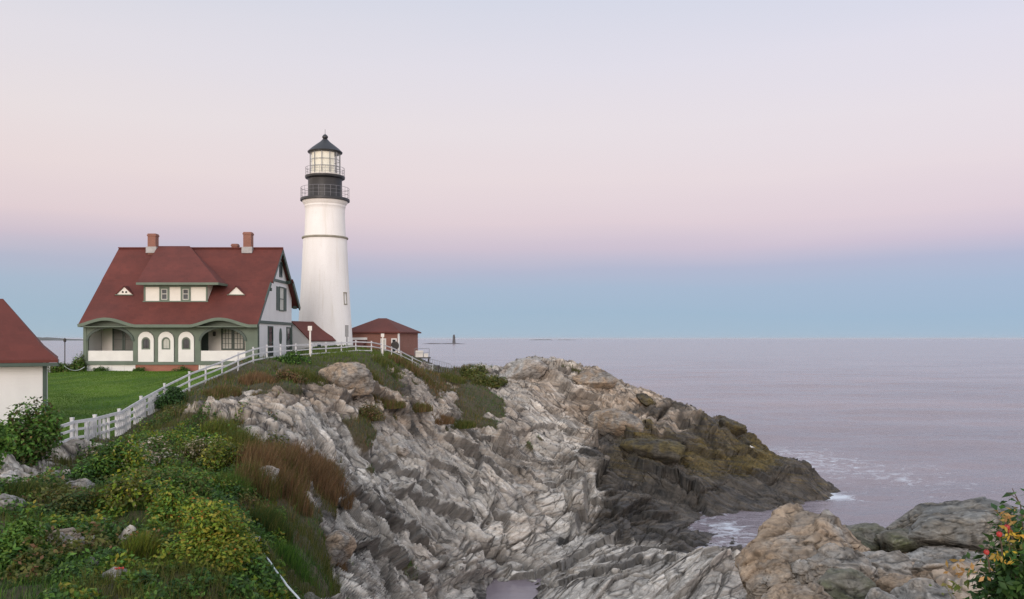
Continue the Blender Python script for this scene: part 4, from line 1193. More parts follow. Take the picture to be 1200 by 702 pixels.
# eave slab and three roof planes sunk into the main roof
dr2.slab([pl, pr, dr_t, dl_t], .16)
dr2.slab([pr, (pr[0], yb_ + .6, zre), (dr_t[0] + .2, DR + .3, zd - .3), dr_t], .16)
dr2.slab([dl_t, (dl_t[0] - .2, DR + .3, zd - .3), (pl[0], yb_ + .6, zre), pl], .16)
dr2.slab([dl_t, dr_t, (dr_t[0], 86.6, zd - 1.5), (dl_t[0], 86.6, zd - 1.5)], .1)
dr2.build('dormer_roof', M['roof'], dorm)
df = MB(OFF); df.beam((pl[0] - .02, re - .04, zre - .1), (pr[0] + .02, re - .04, zre - .1), .1, .22)
df.beam((pr[0] + .0, re, zre - .1), (pr[0] + .0, yb_, zre - .1), .1, .22); df.box(pl[0], pr[0], re + .02, DY - .02, zre - .2, zre - .14)
df.build('dormer_fascia', M['green'], dorm)
# two small triangular roof vents
for cpx, dark in ((146.0, True), (277.0, False)):
    y0 = 79.95
    zb = roof_z(y0 + .05); cx = (cpx - 600) / FX * y0; hw, hh = .74, .74
    tri = MB(OFF)
    tri.extrude([(cx - hw, zb - .02), (cx + hw, zb - .02), (cx, zb + hh)], [], y0 - .02, y0 + .5, lambda u, v, a: (u, a, v))
    vent = tri.build('roof_vent', M['cream'], house)
    cap = MB(OFF)
    back = 81.15
    zr_ = zb + hh + .06
    cap.slab([(cx - hw - .2, y0 - .14, zb - .1), (cx, y0 - .14, zr_), (cx, back, zr_), (cx - hw - .2, back, zb - .1)], .07)
    cap.slab([(cx, y0 - .14, zr_), (cx + hw + .2, y0 - .14, zb - .1), (cx + hw + .2, back, zb - .1), (cx, back, zr_)], .07)
    cap.build('vent_roof', M['roof'], vent)
    sl = MB(OFF); sl.beam((cx - hw - .1, y0 - .1, zb - .06), (cx + hw + .1, y0 - .1, zb - .06), .1, .08); sl.build('vent_sill', M['green'], vent)
    if dark:
        for s in (-.16, .16):
            MB(OFF).extrude(arch(cx + s, .085, zb + .12, zb + .22, 8), [], y0 - .035, y0 - .02, lambda u, v, a: (u, a, v)).build('vent_hole', M['dark_wood'], vent)
# chimneys
def chimney(cx, cy, wdt, zbase, ztop, skirt):
    mb = MB(OFF); h = wdt / 2
    mb.box(cx - h, cx + h, cy - h, cy + h, zbase, ztop - .25)
    mb.box(cx - h - .05, cx + h + .05, cy - h - .05, cy + h + .05, ztop - .25, ztop - .1)
    mb.box(cx - h, cx + h, cy - h, cy + h, ztop - .1, ztop)
    c_ = mb.build('chimney', M['brick'], house)
    if skirt:
        s = MB(OFF); s.box(cx - h - .12, cx + h + .12, cy - h - .14, cy + h + .1, ZR - .5, ZR + .12); s.build('flashing', M['lead'], c_)
chimney(fx(179.5, 84.7), 84.7, .78, ZR - 1.5, fz(274.2, 84.7), True)
chimney(fx(291, 84.9), 84.9, .78, ZR - 1.5, fz(272.4, 84.9), True)
chimney(fx(275, 86.2), 86.4, .6, ZR - 2.5, fz(286, 86.4), False)

# ================================================================== white building at the left edge
gar = thing('white_outbuilding', 'white outbuilding with a hipped red roof, cut by the left edge beside the lawn', 'building', (-20.2, 37.0, 10.4), R(28))
GX0, GX1, GY0, GY1 = -8.5, 0.0, 0.0, 6.2
gb_ = MB(); gb_.box(GX0, GX1, GY0, GY1, -1.2, 2.72); gb_.build('wall', M['white'], gar)
gt = MB(); gt.box(GX1 - .13, GX1 + .03, GY0 - .03, GY0 + .14, -1.2, 2.5); gt.box(GX0, GX1 - .13, GY0 - .05, GY0 + .02, 2.4, 2.68); gt.box(GX1 - .02, GX1 + .05, GY0 + .14, GY1, 2.4, 2.68)
gt.build('corner_trim', M['dark_green'], gar)
def hip(y_off, x_off, z): return [(GX0 - x_off, GY0 - y_off, z), (GX1 + x_off, GY0 - y_off, z), (GX1 + x_off, GY1 + y_off, z), (GX0 - x_off, GY1 + y_off, z)]
e0 = hip(.55, .46, 2.70); e1 = hip(-.15, -.15, 3.28)
gr = MB()
vs = e0 + e1 + [(GX0 + 1.9, 3.0, 5.42), (GX1 - 1.75, 3.0, 5.42)] + [(p[0], p[1], p[2] - .12) for p in e0]
gr.add(vs, [(0, 1, 5, 4), (1, 2, 6, 5), (2, 3, 7, 6), (3, 0, 4, 7), (4, 5, 9, 8), (5, 6, 9), (6, 7, 8, 9), (7, 4, 8),
            (10, 11, 1, 0), (11, 12, 2, 1), (12, 13, 3, 2), (13, 10, 0, 3), (13, 12, 11, 10)])
gr.build('roof', M['roof'], gar)
gf = MB()
for i in range(4):
    a, c = Vector(e0[i]), Vector(e0[(i + 1) % 4]); gf.beam(a + Vector((0, 0, -.2)), c + Vector((0, 0, -.2)), .09, .14)
gf.build('eave_board', M['dark_green'], gar)

# ================================================================== small shed against the tower
sh = thing('small_shed', 'small white shed with a red gable roof against the foot of the lighthouse', 'shed', (-22.1, 93.0, 12.3), 0)
SO = sh.location.copy()
ev = Vector((1.7, 4.0, 0)).normalized(); pv = Vector((ev.y, -ev.x, 0))        # along the eave, and outward to the right
E0 = Vector((-21.9, 92.8, 13.9)); E1 = E0 + ev * 4.6
R0 = E0 - pv * 2.3 + Vector((0, 0, 2.05)); R1 = R0 + ev * 4.6
L0 = R0 - pv * 2.3 - Vector((0, 0, 2.05)); L1 = L0 + ev * 4.6
r_ = MB(SO)
r_.slab([E0 + pv * .12 - Vector((0, 0, .1)) - ev * .15, E1 + pv * .12 - Vector((0, 0, .1)), R1, R0 - ev * .25], .12)
r_.slab([R0 - ev * .25, R1, L1 - pv * .35 - Vector((0, 0, .3)), L0 - pv * .35 - Vector((0, 0, .3)) - ev * .25], .12)
r_.build('roof', M['roof_far'], sh)
w_ = MB(SO)
def shed_pt(s, h): 
    return E0 - pv * s + Vector((0, 0, h - 13.9))
base = 11.6
gab = [shed_pt(.1, base), shed_pt(.1, 13.7), shed_pt(2.3, 15.75), shed_pt(4.5, 13.7), shed_pt(4.5, base)]
far_ = [p + ev * 5.2 for p in gab]
w_.add(gab + far_, [(0, 1, 2, 3, 4), (9, 8, 7, 6, 5), (0, 5, 6, 1), (1, 6, 7, 2), (2, 7, 8, 3), (3, 8, 9, 4), (4, 9, 5, 0)])
w_.build('wall', M['white'], sh)
def shed_win(c, along, out_, wd, ht):
    mb = MB(SO); n = out_
    for s in (-1, 1):
        mb.beam(c + along * (wd / 2) * s - Vector((0, 0, ht / 2)) + n * .03, c + along * (wd / 2) * s + Vector((0, 0, ht / 2)) + n * .03, .08, .08, n)
        mb.beam(c - along * (wd / 2 + .04) + Vector((0, 0, s * ht / 2)) + n * .03, c + along * (wd / 2 + .04) + Vector((0, 0, s * ht / 2)) + n * .03, .081, .08, n)
    f = mb.build('window', M['trim_white'], sh)
    MB(SO).beam(c - along * wd / 2 + n * .02, c + along * wd / 2 + n * .02, .03, ht).build('pane', M['glass'], f)
shed_win(shed_pt(.1, 13.15) + ev * 1.6, ev, pv, .8, .8)
shed_win(shed_pt(3.6, 13.2), pv, -ev, .6, .8)

# ================================================================== brick fog-signal building
yaw = R(-14)
br = thing('brick_signal_building', 'low red brick building with a hipped red roof right of the lighthouse', 'building', (-16.4, 108.0, 11.6), yaw)
bw = 3.5; bd = 3.4
MB().box(-bw, bw, -bd, bd, -1.5, 3.25).build('wall', M['brick'], br)
ro = MB(); ovh = .35; z0 = 3.25; zt_ = 5.0
vs = [(-bw - ovh, -bd - ovh, z0), (bw + ovh, -bd - ovh, z0), (bw + ovh, bd + ovh, z0), (-bw - ovh, bd + ovh, z0), (-.55, 0, zt_), (.55, 0, zt_)]
vs += [(p[0], p[1], p[2] - .16) for p in vs[:4]]
ro.add(vs, [(0, 1, 5, 4), (1, 2, 5), (2, 3, 4, 5), (3, 0, 4), (6, 7, 1, 0), (7, 8, 2, 1), (8, 9, 3, 2), (9, 6, 0, 3), (9, 8, 7, 6)])
ro.build('roof', M['roof_far'], br)
for cx, dark in ((1.55, False), (2.95, True)):
    mb = MB(); mb.box(cx - .36, cx + .36, -bd - .05, -bd + .02, .75, 2.45); f = mb.build('window', M['trim_white'], br)
    MB().box(cx - .2, cx + .2, -bd - .07, -bd - .052, .85, 2.3).build('pane', M['curtain'] if not dark else M['glass'], f)
MB().lathe([(.35, 0), (.5, .1), (.5, .2), (.3, .24)], (0, 0, 0), 20).build('fog_horn', M['dark_wood'], br).matrix_local = Matrix.Translation((3.15, -bd - .1, 1.6)) @ Matrix.Rotation(R(90), 4, 'X')
cpn = MB(); cpn.box(bw - .05, bw + .12, -bd - .1, -bd + .2, -1.0, 3.05); cpn.build('corner_downpipe', M['trim_white'], br)
pr_ = MB(); pr_.box(-bw + .3, -.7, -bd - 1.4, -bd - .01, -1.5, 1.55); pv_ = pr_.build('porch', M['brick'], br)
pq = MB(); pq.slab([(-bw + .1, -bd - 1.6, 1.55), (-.5, -bd - 1.6, 1.55), (-.6, -bd - .02, 2.25), (-bw + .2, -bd - .02, 2.25)], .1); pq.build('porch_roof', M['roof_far'], pv_)
pq = MB(); pq.box(-bw + .15, -.55, -bd - .14, -bd - .02, 2.26, 2.55); pq.build('porch_trim', M['trim_white'], pv_)

# ================================================================== offshore ledge with its tower, islets and the far shore
def ledge(name, label, px0, px1, pyb, D, h, mat, seed, kind=None, cat='island'):
    rs = np.random.RandomState(seed); n = 60
    L = (px1 - px0) / FX * D; x0 = (px0 - 600) / FX * D
    vs, fs = [], []
    rings = 5
    for i in range(n + 1):
        t = i / n
        e = min(1, 6 * t, 6 * (1 - t)) ** .6
        top_ = h * e * (.55 + .45 * abs(math.sin(t * 7 + seed)) + .18 * rs.rand())
        wd = (h * 6 + L * .06) * (.3 + .7 * e)
        for j in range(rings):
            a = math.pi * j / (rings - 1)
            vs.append((x0 + L * t, D - wd * math.cos(a), -h * .3 + (top_ + h * .3) * math.sin(a)))
    for i in range(n):
        for j in range(rings - 1):
            a = i * rings + j
            fs.append((a, a + 1, a + rings + 1, a + rings))
    mb = MB(); mb.add(vs, fs); o = mb.build(name, mat, None)
    return o
M['far_rock'] = paint('ledge_rock', (.10, .095, .10), .9, .3, .02)
M['far_land'] = paint('wooded_shore', (.07, .085, .075), .9, .3, .004)
o = ledge('rocky_ledge', '', 494, 546, 402, 2300, 2.2, M['far_rock'], 3); tag(o, 'low dark rock ledge on the sea carrying a distant beacon tower', 'reef')
bt = thing('beacon_tower', 'tiny dark stone beacon tower standing on the distant sea ledge', 'lighthouse', ((532 - 600) / FX * 2300, 2300, .5))
MB().lathe([(4.6, 0), (4.0, 6), (3.5, 13), (3.3, 17.5), (4.1, 18.2), (4.1, 18.9)], (0, 0, 0), 20).build('tower', M['far_rock'], bt)
MB().lathe([(2.6, 18.9), (2.6, 22.5), (2.9, 22.7), (1.2, 24.6), (.3, 25.4)], (0, 0, 0), 16).build('lantern', M['far_rock'], bt)
for a, c, D, h, lab, s in ((620, 648, 9000, 7, 'longer of two low grey islets on the horizon', 5), (652, 675, 9400, 4.2, 'shorter and fainter of two low islets on the horizon', 7)):
    o = ledge('low_islet', '', a, c, 398, D, h, M['far_land'], s); tag(o, lab, 'island')
o = ledge('far_shore', '', -260, 118, 396, 7000, 26, M['far_land'], 9); tag(o, kind='structure')

# ================================================================== the evening air
if True:
    m = bpy.data.materials.new('air'); m.use_nodes = True
    nt = m.node_tree; nt.nodes.clear()
    o_ = nt.nodes.new('ShaderNodeOutputMaterial'); v_ = nt.nodes.new('ShaderNodeVolumePrincipled')
    v_.inputs['Color'].default_value = (.86, .84, .90, 1); v_.inputs['Density'].default_value = 2.0e-5; v_.inputs['Anisotropy'].default_value = 0.0
    nt.links.new(v_.outputs[0], o_.inputs['Volume'])
    hz = MB().box(-72000, 72000, -60, 61000, -6.5, 42).build('haze', m, None)
    tag(hz, kind='stuff')
# ================================================================== fence along the cliff
print("fence, signs ...")
rnd = random.Random(11)
FP = [(63, 524, 31.0), (84, 520, 32.5), (111, 517, 34), (140, 505, 37.5), (165, 490, 41), (193, 473, 44), (222, 458, 47), (241, 450, 49), (260, 442, 51), (279, 434, 53), (297, 426, 55), (313, 423, 57.5), (329, 421, 60), (347, 419, 62.5), (365, 418, 65),
      (382, 416.6, 67.5), (400, 415.5, 70), (417, 414.6, 72), (435, 414, 74), (447, 417.5, 77), (459, 421, 80), (470, 425, 83.5), (483, 430, 87), (496, 435, 91), (507, 439, 95)]
fence = thing('cliff_fence', 'long white wooden rail fence winding along the cliff edge past the lawn', 'fence', (-17.0, 34.0, 9.9))
FO = fence.location.copy()
tops = []
for i, (px_, py_, D) in enumerate(FP):
    x = (px_ - 600) / FX * D; z = gz(x, D)
    zt2 = EYE - (py_ - 397) / FX * D
    tops.append(Vector((x, D, max(min(z, zt2 + .25), zt2 - .25))))
for i, p in enumerate(tops):
    mb = MB(FO); w2 = .042 if i > 4 else .055
    lean = Vector((rnd.uniform(-.02, .02), rnd.uniform(-.02, .02), 0))
    mb.beam(p - Vector((0, 0, .5)), p + Vector((0, 0, 1.02)) + lean, w2 * 2, w2 * 2, (0, 1, 0))
    mb.beam(p + Vector((0, 0, 1.02)) + lean, p + Vector((0, 0, 1.07)) + lean, w2 * 2.3, w2 * 2.3, (0, 1, 0))
    mb.build('post', M['fence'], fence)
for i in range(len(tops) - 1):
    a, c = tops[i], tops[i + 1]
    side = Vector((a.y - c.y, c.x - a.x, 0)).normalized() * -.09
    hs = ((.94, .095), (.58, .085)) if i > 4 else ((.90, .12), (.60, .09), (.30, .10))
    if 4 < i < 18: hs = hs + ((.22, .085),)
    for h, ht in hs:
        mb = MB(FO)
        mb.beam(a + Vector((0, 0, h + rnd.uniform(-.015, .015))) + side, c + Vector((0, 0, h + rnd.uniform(-.015, .015))) + side, .045, ht)
        mb.build('rail', M['fence'], fence)
    if 1 <= i <= 4:      # the lower run is closed with upright boards
        nb_b = 12
        for q_ in range(nb_b):
            if rnd.random() < (.35 if i < 3 else .15): continue
            p = a.lerp(c, (q_ + .5) / nb_b) + side * 1.6
            MB(FO).box(p.x - .06, p.x + .06, p.y - .012, p.y + .012, p.z - .05, p.z + .86 + rnd.uniform(-.02, .02)).build('board', M['fence'], fence)

def sign_post(label, px_, top, bot, D, bw_, bh, mat, name='sign_post', board=True):
    x = (px_ - 600) / FX * D; zb = EYE - (bot - 397) / FX * D; zt2 = EYE - (top - 397) / FX * D
    t = thing(name, label, 'sign', (x, D, zb))
    MB().box(-.055, .055, -.055, .055, -.4, zt2 - zb - (bh * .5 if board else 0)).build('post', mat, t)
    if board:
        mb = MB(); mb.box(-bw_ / 2, bw_ / 2, -.11, -.057, zt2 - zb - bh, zt2 - zb); mb.build('board', mat, t)
    return t
sign_post('small white board on a white post by the fence, in front of the shed', 363.5, 382, 419, 63, .30, .34, M['sign_white'])
sign_post('small white board on a white post by the fence, before the brick building', 448.5, 391, 417, 75.5, .28, .30, M['sign_white'])
sign_post('slim grey post with a flat panel against the right foot of the lighthouse', 406.5, 381, 413, 88, .36, 1.2, M['grey_metal'], 'panel_post')
sign_post('black post with a small cap beside the wire fence end', 514, 428, 441, 96, .3, .4, M['dark_wood'], 'dark_post')
# wire fence at the cliff corner
wf = thing('wire_fence', 'grey wire mesh fence with curved top at the end of the headland path', 'fence', P(520, 438, 97))
WO = wf.location.copy()
mb = MB(WO); pts_ = []
for i in range(15):
    t = i / 14
    px_ = 496 + 38 * t; D = 96 + 3 * t
    x = (px_ - 600) / FX * D; zb = EYE - ((434 + 7 * t) - 397) / FX * D
    h = 1.5 * (1 - .15 * t) if t < .85 else 1.25 * (1 - (t - .85) / .3)
    pts_.append((Vector((x, D, zb - .3)), Vector((x, D, zb + h))))
for a, c in pts_: mb.tube([a, c], .022, 5)
for f_ in (1, .66, .33):
    mb.tube([a.lerp(c, f_) for a, c in pts_], .02, 5)
mb.build('mesh', M['grey_metal'], wf)
# equipment stand right of the brick building
es = thing('equipment_stand', 'dark railed landing with pale boxes on the right side of the brick building', 'landing', P(495, 419, 104))
mb = MB(); mb.box(-.9, .95, -.7, .7, -.1, .05); mb.box(-.8, -.7, -.6, -.5, -1.6, -.1); mb.box(.7, .8, -.6, -.5, -1.6, -.1); mb.box(-.8, -.7, .5, .6, -1.6, -.1); mb.box(.7, .8, .5, .6, -1.6, -.1); mb.build('deck', M['dark_wood'], es)
mb = MB(); mb.box(-.8, .1, -.4, .5, .05, .85); mb.box(.2, .7, -.3, .4, .05, .5); mb.build('cabinet', M['sign_white'], es)
mb = MB()
for x in (-.85, .9): mb.tube([(x, -.66, .05), (x, -.66, 1.1)], .03, 6)
mb.tube([(-.85, -.66, 1.1), (.9, -.66, 1.1)], .03, 6); mb.tube([(-.85, -.66, .6), (.9, -.66, .6)], .02, 6); mb.build('handrail', M['grey_metal'], es)

# bollards on the lawn with their drooping rope
BP = [(75.5, 427, 436.5, 74), (190, 428.5, 437, 73.5), (225, 427.5, 438.5, 72.5)]
BL = ['white lawn post standing between the outbuilding roof and the porch corner', 'shorter white lawn post before the brick foundation of the porch', 'taller white lawn post by the right end of the brick foundation']
for (px_, t_, b_, D), lab in zip(BP, BL):
    p = P(px_, b_, D); p.z = gz(p.x, p.y)
    h = max(.7, (b_ - t_) / FX * D)
    o = MB(p).lathe([(.11, -.2), (.11, h - .12), (.13, h - .12), (.13, h - .05), (.06, h)], p, 12).build('lawn_post', M['trim_white'], None, True)
    tag(o, lab, 'post')
p0 = P(75.5, 429, 74); p1 = P(99, 430, 76)
mb = MB(p0); pts_ = []
for i in range(17):
    t = i / 16; q_ = p0.lerp(p1, t); q_.z -= .35 * 4 * t * (1 - t); pts_.append(q_)
o = mb.tube(pts_, .025, 6).build('barrier_rope', M['rope'], None, True); o.location = p0; tag(o, 'slack pale rope hanging from the lawn post to the porch corner', 'rope')
# low fence and lamp post far left between the outbuilding and the house
lf = thing('low_fence', 'low grey picket fence standing between the outbuilding and the porch, behind the lawn', 'fence', P(85, 434, 79))
mb = MB()
for i in range(26):
    x = -3.6 + 6.2 * i / 25
    mb.box(x - .06, x + .06, -.02, .02, -.3, .62)
mb.build('pickets', M['grey_fence'], lf)
mb = MB(); mb.box(-3.7, 2.7, .021, .06, .1, .2); mb.box(-3.7, 2.7, .021, .06, .42, .5); mb.build('rail', M['grey_fence'], lf)
lp = thing('lamp_post', 'dark lamp post rising behind the hedge left of the house', 'lamp post', P(76, 428, 88))
MB().tube([(0, 0, -1), (0, 0, 2.4)], .05, 8).build('post', M['dark_wood'], lp)
MB().lathe([(.08, 2.38), (.13, 2.46), (.15, 2.68), (.07, 2.76), (.02, 2.82)], (0, 0, 0), 12).build('lantern', M['dark_wood'], lp)

# gravel path from the porch to the fence
gp = []
for i in range(30):
    t = i / 29
    D = 76.5 - 20 * t
    px_ = 262 + 34 * t - 20 * math.sin(t * 3.1)
    w2 = 1.3
    x = (px_ - 600) / FX * D
    gp.append((x - w2, D, x + w2))
vs = []; fs = []
for i, (xa, y, xb) in enumerate(gp):
    for j in range(7):
        x = xa + (xb - xa) * j / 6
        vs.append((x, y, gz(x, y) + .06 - (.14 if j in (0, 6) else 0)))
for i in range(29):
    for j in range(6): a = i * 7 + j; fs.append((a, a + 1, a + 8, a + 7))
m, nt, b = new_mat('gravel'); k = NT(nt)
n1 = k.noise(k.pos(), 14, 5, .7); k.l(k.mix(k.rng(n1, .3, .7), (.13, .125, .11), (.30, .29, .27)), b.inputs['Base Color']); b.inputs['Roughness'].default_value = .9; k.bump(n1, b, .6, .03)
o = MB().add(vs, fs).build('gravel_path', m, None, True); tag(o, kind='structure')

# ================================================================== boulders
print("boulders ...")
def ico(n):
    import bmesh
    bm = bmesh.new(); bmesh.ops.create_icosphere(bm, subdivisions=n, radius=1.0)
    V = np.array([v.co[:] for v in bm.verts], np.float32); F_ = np.array([[v.index for v in f.verts] for f in bm.faces], np.int32); bm.free()
    return V, F_
ICO = {5: ico(5), 6: ico(6)}
_bm = {}
def boulder_mat(kind):
    if kind in _bm: return _bm[kind]
    pal = {'tan': ((.17, .125, .088), (.35, .275, .20), (.25, .245, .23)), 'grey': ((.135, .132, .125), (.34, .33, .31), (.30, .24, .18)),
           'pale': ((.24, .23, .215), (.47, .455, .43), (.36, .30, .24)), 'dark': ((.034, .031, .024), (.105, .094, .074), (.125, .098, .036)), 'mossy': ((.09, .088, .072), (.20, .19, .165), (.075, .085, .035)),
           'slab': ((.085, .088, .085), (.225, .225, .212), (.20, .17, .13))}[kind]
    m, nt, b = new_mat('boulder_' + kind); k = NT(nt)
    src = k.obj()
    sc = k.mapping(src, (.8, .8, 2.2), (R(15), R(20), 0))
    n1 = k.noise(sc, 2.2, 6, .62); n2 = k.noise(src, 14, 6, .68); n3 = k.noise(src, .8, 4, .6, .5)
    c = k.mix(k.rng(n1, .28, .72), pal[0], pal[1])
    c = k.mix(k.rng(n3, .44, .58, 0, .85), c, pal[2])
    c = k.mix(k.rng(n2, .52, .70, 0, .45), c, tuple(x * 1.5 for x in pal[1]))
    c = k.mix(k.rng(n2, .46, .30, 0, .5), c, tuple(x * .5 for x in pal[0]))
    wv = k.n('ShaderNodeTexNoise'); wv.inputs['Scale'].default_value = 2.5; wv.inputs['Detail'].default_value = 4; k.l(src, wv.inputs['Vector'])
    wo = k.n('ShaderNodeVectorMath', operation='MULTIPLY_ADD'); k.l(wv.outputs['Color'], wo.inputs[0]); wo.inputs[1].default_value = (.22, .22, .22); k.l(src, wo.inputs[2])
    jv = []
    for sc_, w_ in (((.9, 1.5, 5.0), .07), ((2.6, 3.4, 13.), .10)):
        vo = k.n('ShaderNodeTexVoronoi', feature='DISTANCE_TO_EDGE'); k.l(k.mapping(wo.outputs[0], sc_, (R(25), R(-20), R(35))), vo.inputs['Vector']); vo.inputs['Scale'].default_value = 1.0
        jv.append(k.rng(vo.outputs['Distance'], 0, w_, 1, 0))
    gate = k.rng(n3, .42, .58)
    vf = k.n('ShaderNodeTexVoronoi', feature='F1'); k.l(k.mapping(wo.outputs[0], (2.2, 3.0, 7.5), (R(25), R(-20), R(35))), vf.inputs['Vector']); vf.inputs['Scale'].default_value = 1.0
    sc2 = k.n('ShaderNodeSeparateColor'); k.l(vf.outputs['Color'], sc2.inputs[0]); cell = sc2.outputs[0]
    gate2 = k.rng(k.noise(src, 1.7, 3, .6), .42, .56)
    jt = k.math('MAXIMUM', k.math('MULTIPLY', k.math('MULTIPLY', jv[0], .75), gate2), k.math('MULTIPLY', k.math('MULTIPLY', jv[1], .5), gate))
    c = k.mix(jt, c, tuple(x * .28 for x in pal[0]))
    c = k.mix(k.math('MULTIPLY', k.attr('crack'), .75), c, tuple(x * .3 for x in pal[0]))
    val = k.math('ADD', 1.0, k.math('ADD', k.math('MULTIPLY', k.attr('tone'), .6), k.math('MULTIPLY', k.math('SUBTRACT', cell, .5), .38))); vv = k.n('ShaderNodeCombineXYZ')
    for i in range(3): k.l(val, vv.inputs[i])
    c = k.mix(1.0, c, vv.outputs[0], 'MULTIPLY')
    k.l(c, b.inputs['Base Color']); b.inputs['Roughness'].default_value = .85; b.inputs['Specular IOR Level'].default_value = .3
    b1 = k.bump(k.math('SUBTRACT', k.math('ADD', k.math('MULTIPLY', n1, .25), k.math('MULTIPLY', cell, .5)), k.math('MULTIPLY', jt, .8)), None, .6, .05); k.bump(n2, b, .7, .02, b1)
    _bm[kind] = m
    return m
def boulder(name, label, loc, size, kind, seed, rz=0.0, tilt=(0, 0), planes=13, sub_=5, rough=1.0, cat='rock', flat=None):
    V, F_ = ICO[sub_]
    rs = np.random.RandomState(seed)
    N = rs.normal(size=(planes, 3)); N /= np.linalg.norm(N, axis=1, keepdims=True)
    dd = rs.uniform(.62, .98, planes)
    if flat: N = np.vstack([N, [[0, 0, 1.0]]]); dd = np.append(dd, flat)
    dots = V @ N.T.astype(np.float32)
    r = np.where(dots > 1e-3, dd[None] / np.maximum(dots, 1e-3), 9)
    sm = -np.log(np.exp(-r * 34).sum(1) + math.exp(-34 * 1.15)) / 34
    Pp = V * sm[:, None]
    s = np.array(size, np.float32)
    q_ = Pp * s
    L = float(s.max())
    wq = q_ + L * .06 * np.stack([fbm(q_ / L * 3 + 3, 3, seed), fbm(q_ / L * 3 + 11, 3, seed + 1), fbm(q_ / L * 3 + 23, 3, seed + 2)], 1)
    A1 = np.array([.95, .62, .42], np.float32) * L * (.75 if sub_ == 6 else 1); A2 = A1 * .42
    Q1 = np.array(Matrix.Rotation(seed * .7, 3, 'Z') @ Matrix.Rotation(.5, 3, 'X'), np.float32)
    F1, F2, r0, vec, t = voro((wq @ Q1.T) / A1 + seed, seed, .9)
    e1 = 1 - sstep(0, .045, F2 - F1)
    F1b, F2b, r0b, vecb, tb = voro((wq @ Q1.T) / A2 + seed * 2, seed + 3, .9)
    e2 = 1 - sstep(0, .06, F2b - F1b)
    d = rough * L * (.10 * (r0 - .5) - .10 * (vec * t).sum(1) - .045 * e1 + .032 * (r0b - .5) - .04 * (vecb * tb).sum(1) - .014 * e2 + .05 * facet(q_ / L * 2.2 + seed, seed) + .016 * facet(q_ / L * 7 + seed, seed + 9) + .006 * fbm(q_ / L * 9 + seed, 4, seed))
    q_ = q_ + V * d[:, None]
    Mx = np.array(Matrix.Rotation(rz, 3, 'Z') @ Matrix.Rotation(tilt[0], 3, 'X') @ Matrix.Rotation(tilt[1], 3, 'Y'), np.float32)
    q_ = q_ @ Mx.T
    o = array_mesh(name, q_, F_, boulder_mat(kind), None, False, None, dict(tone=(r0 - .5) * .45 + (r0b - .5) * .5, crack=np.maximum(e1 * .9, e2 * .6)))
    o.location = loc
    tag(o, label, cat)
    return o
# right foreground outcrop, 9 to 14 m away
boulder('boulder', 'big tan angular boulder with a peaked top at the left end of the near rocks', P(948, 655, 11.8), (.92, .95, .74), 'tan', 21, R(-18), (0, R(-8)), 14, 6, 1.0)
boulder('boulder', 'tan lower flank block under the peaked tan boulder, facing the water', P(905, 682, 11.2), (.52, .6, .42), 'tan', 28, R(25), (0, R(-14)), 12, 6)
boulder('boulder', 'dark mossy rounded rock just right of the peaked tan boulder', P(1008, 637, 12.8), (.42, .5, .34), 'mossy', 33, R(10), (0, R(20)), 12, 5)
boulder('boulder', 'grey slanting block leaning against the front of the peaked tan boulder', P(972, 668, 10.9), (.50, .5, .34), 'grey', 35, R(-30), (R(8), R(12)), 12, 6)
boulder('rock_slab', 'wide flat grey rock slab overhanging a dark crack beside the rose bush', P(1120, 620, 12.6), (.98, .75, .40), 'slab', 41, R(6), (R(-4), R(-7)), 12, 6, .8, 'rock', .70)
boulder('boulder', 'low brown rock wedged left of the flat grey slab', P(1062, 640, 12.4), (.40, .45, .22), 'mossy', 46, R(30), (0, R(12)), 12, 5)
boulder('boulder', 'broad pale block directly beneath the overhanging grey slab', P(1100, 668, 11.6), (.62, .55, .30), 'grey', 51, R(-5), (0, R(4)), 11, 6)
boulder('boulder', 'cracked grey block in the middle of the near rocks, right of the slanting block', P(1030, 672, 11.0), (.42, .45, .30), 'grey', 55, R(40), (0, R(-6)), 12, 5)
boulder('boulder', 'pale greenish block in front of the slanting grey block', P(985, 694, 9.9), (.34, .36, .22), 'mossy', 58, R(12), (0, R(-4)), 11, 5)
boulder('boulder', 'flat tan rock along the bottom edge, nearest of the tan rocks', P(945, 718, 9.2), (.52, .46, .24), 'tan', 61, R(-10), (0, R(3)), 12, 6)
boulder('boulder', 'small pinkish block between the cracked grey block and the broad pale block', P(1062, 690, 10.2), (.26, .3, .17), 'tan', 64, R(55), (0, 0), 11, 5)
boulder('boulder', 'grey wedge at the bottom edge left of the rose bush', P(1085, 712, 9.4), (.36, .4, .24), 'grey', 67, R(-40), (0, R(9)), 11, 5)
boulder('boulder', 'small round grey stone at the bottom edge below the cracked grey block', P(1035, 715, 9.2), (.28, .3, .2), 'grey', 69, R(15), (0, 0), 12, 5)
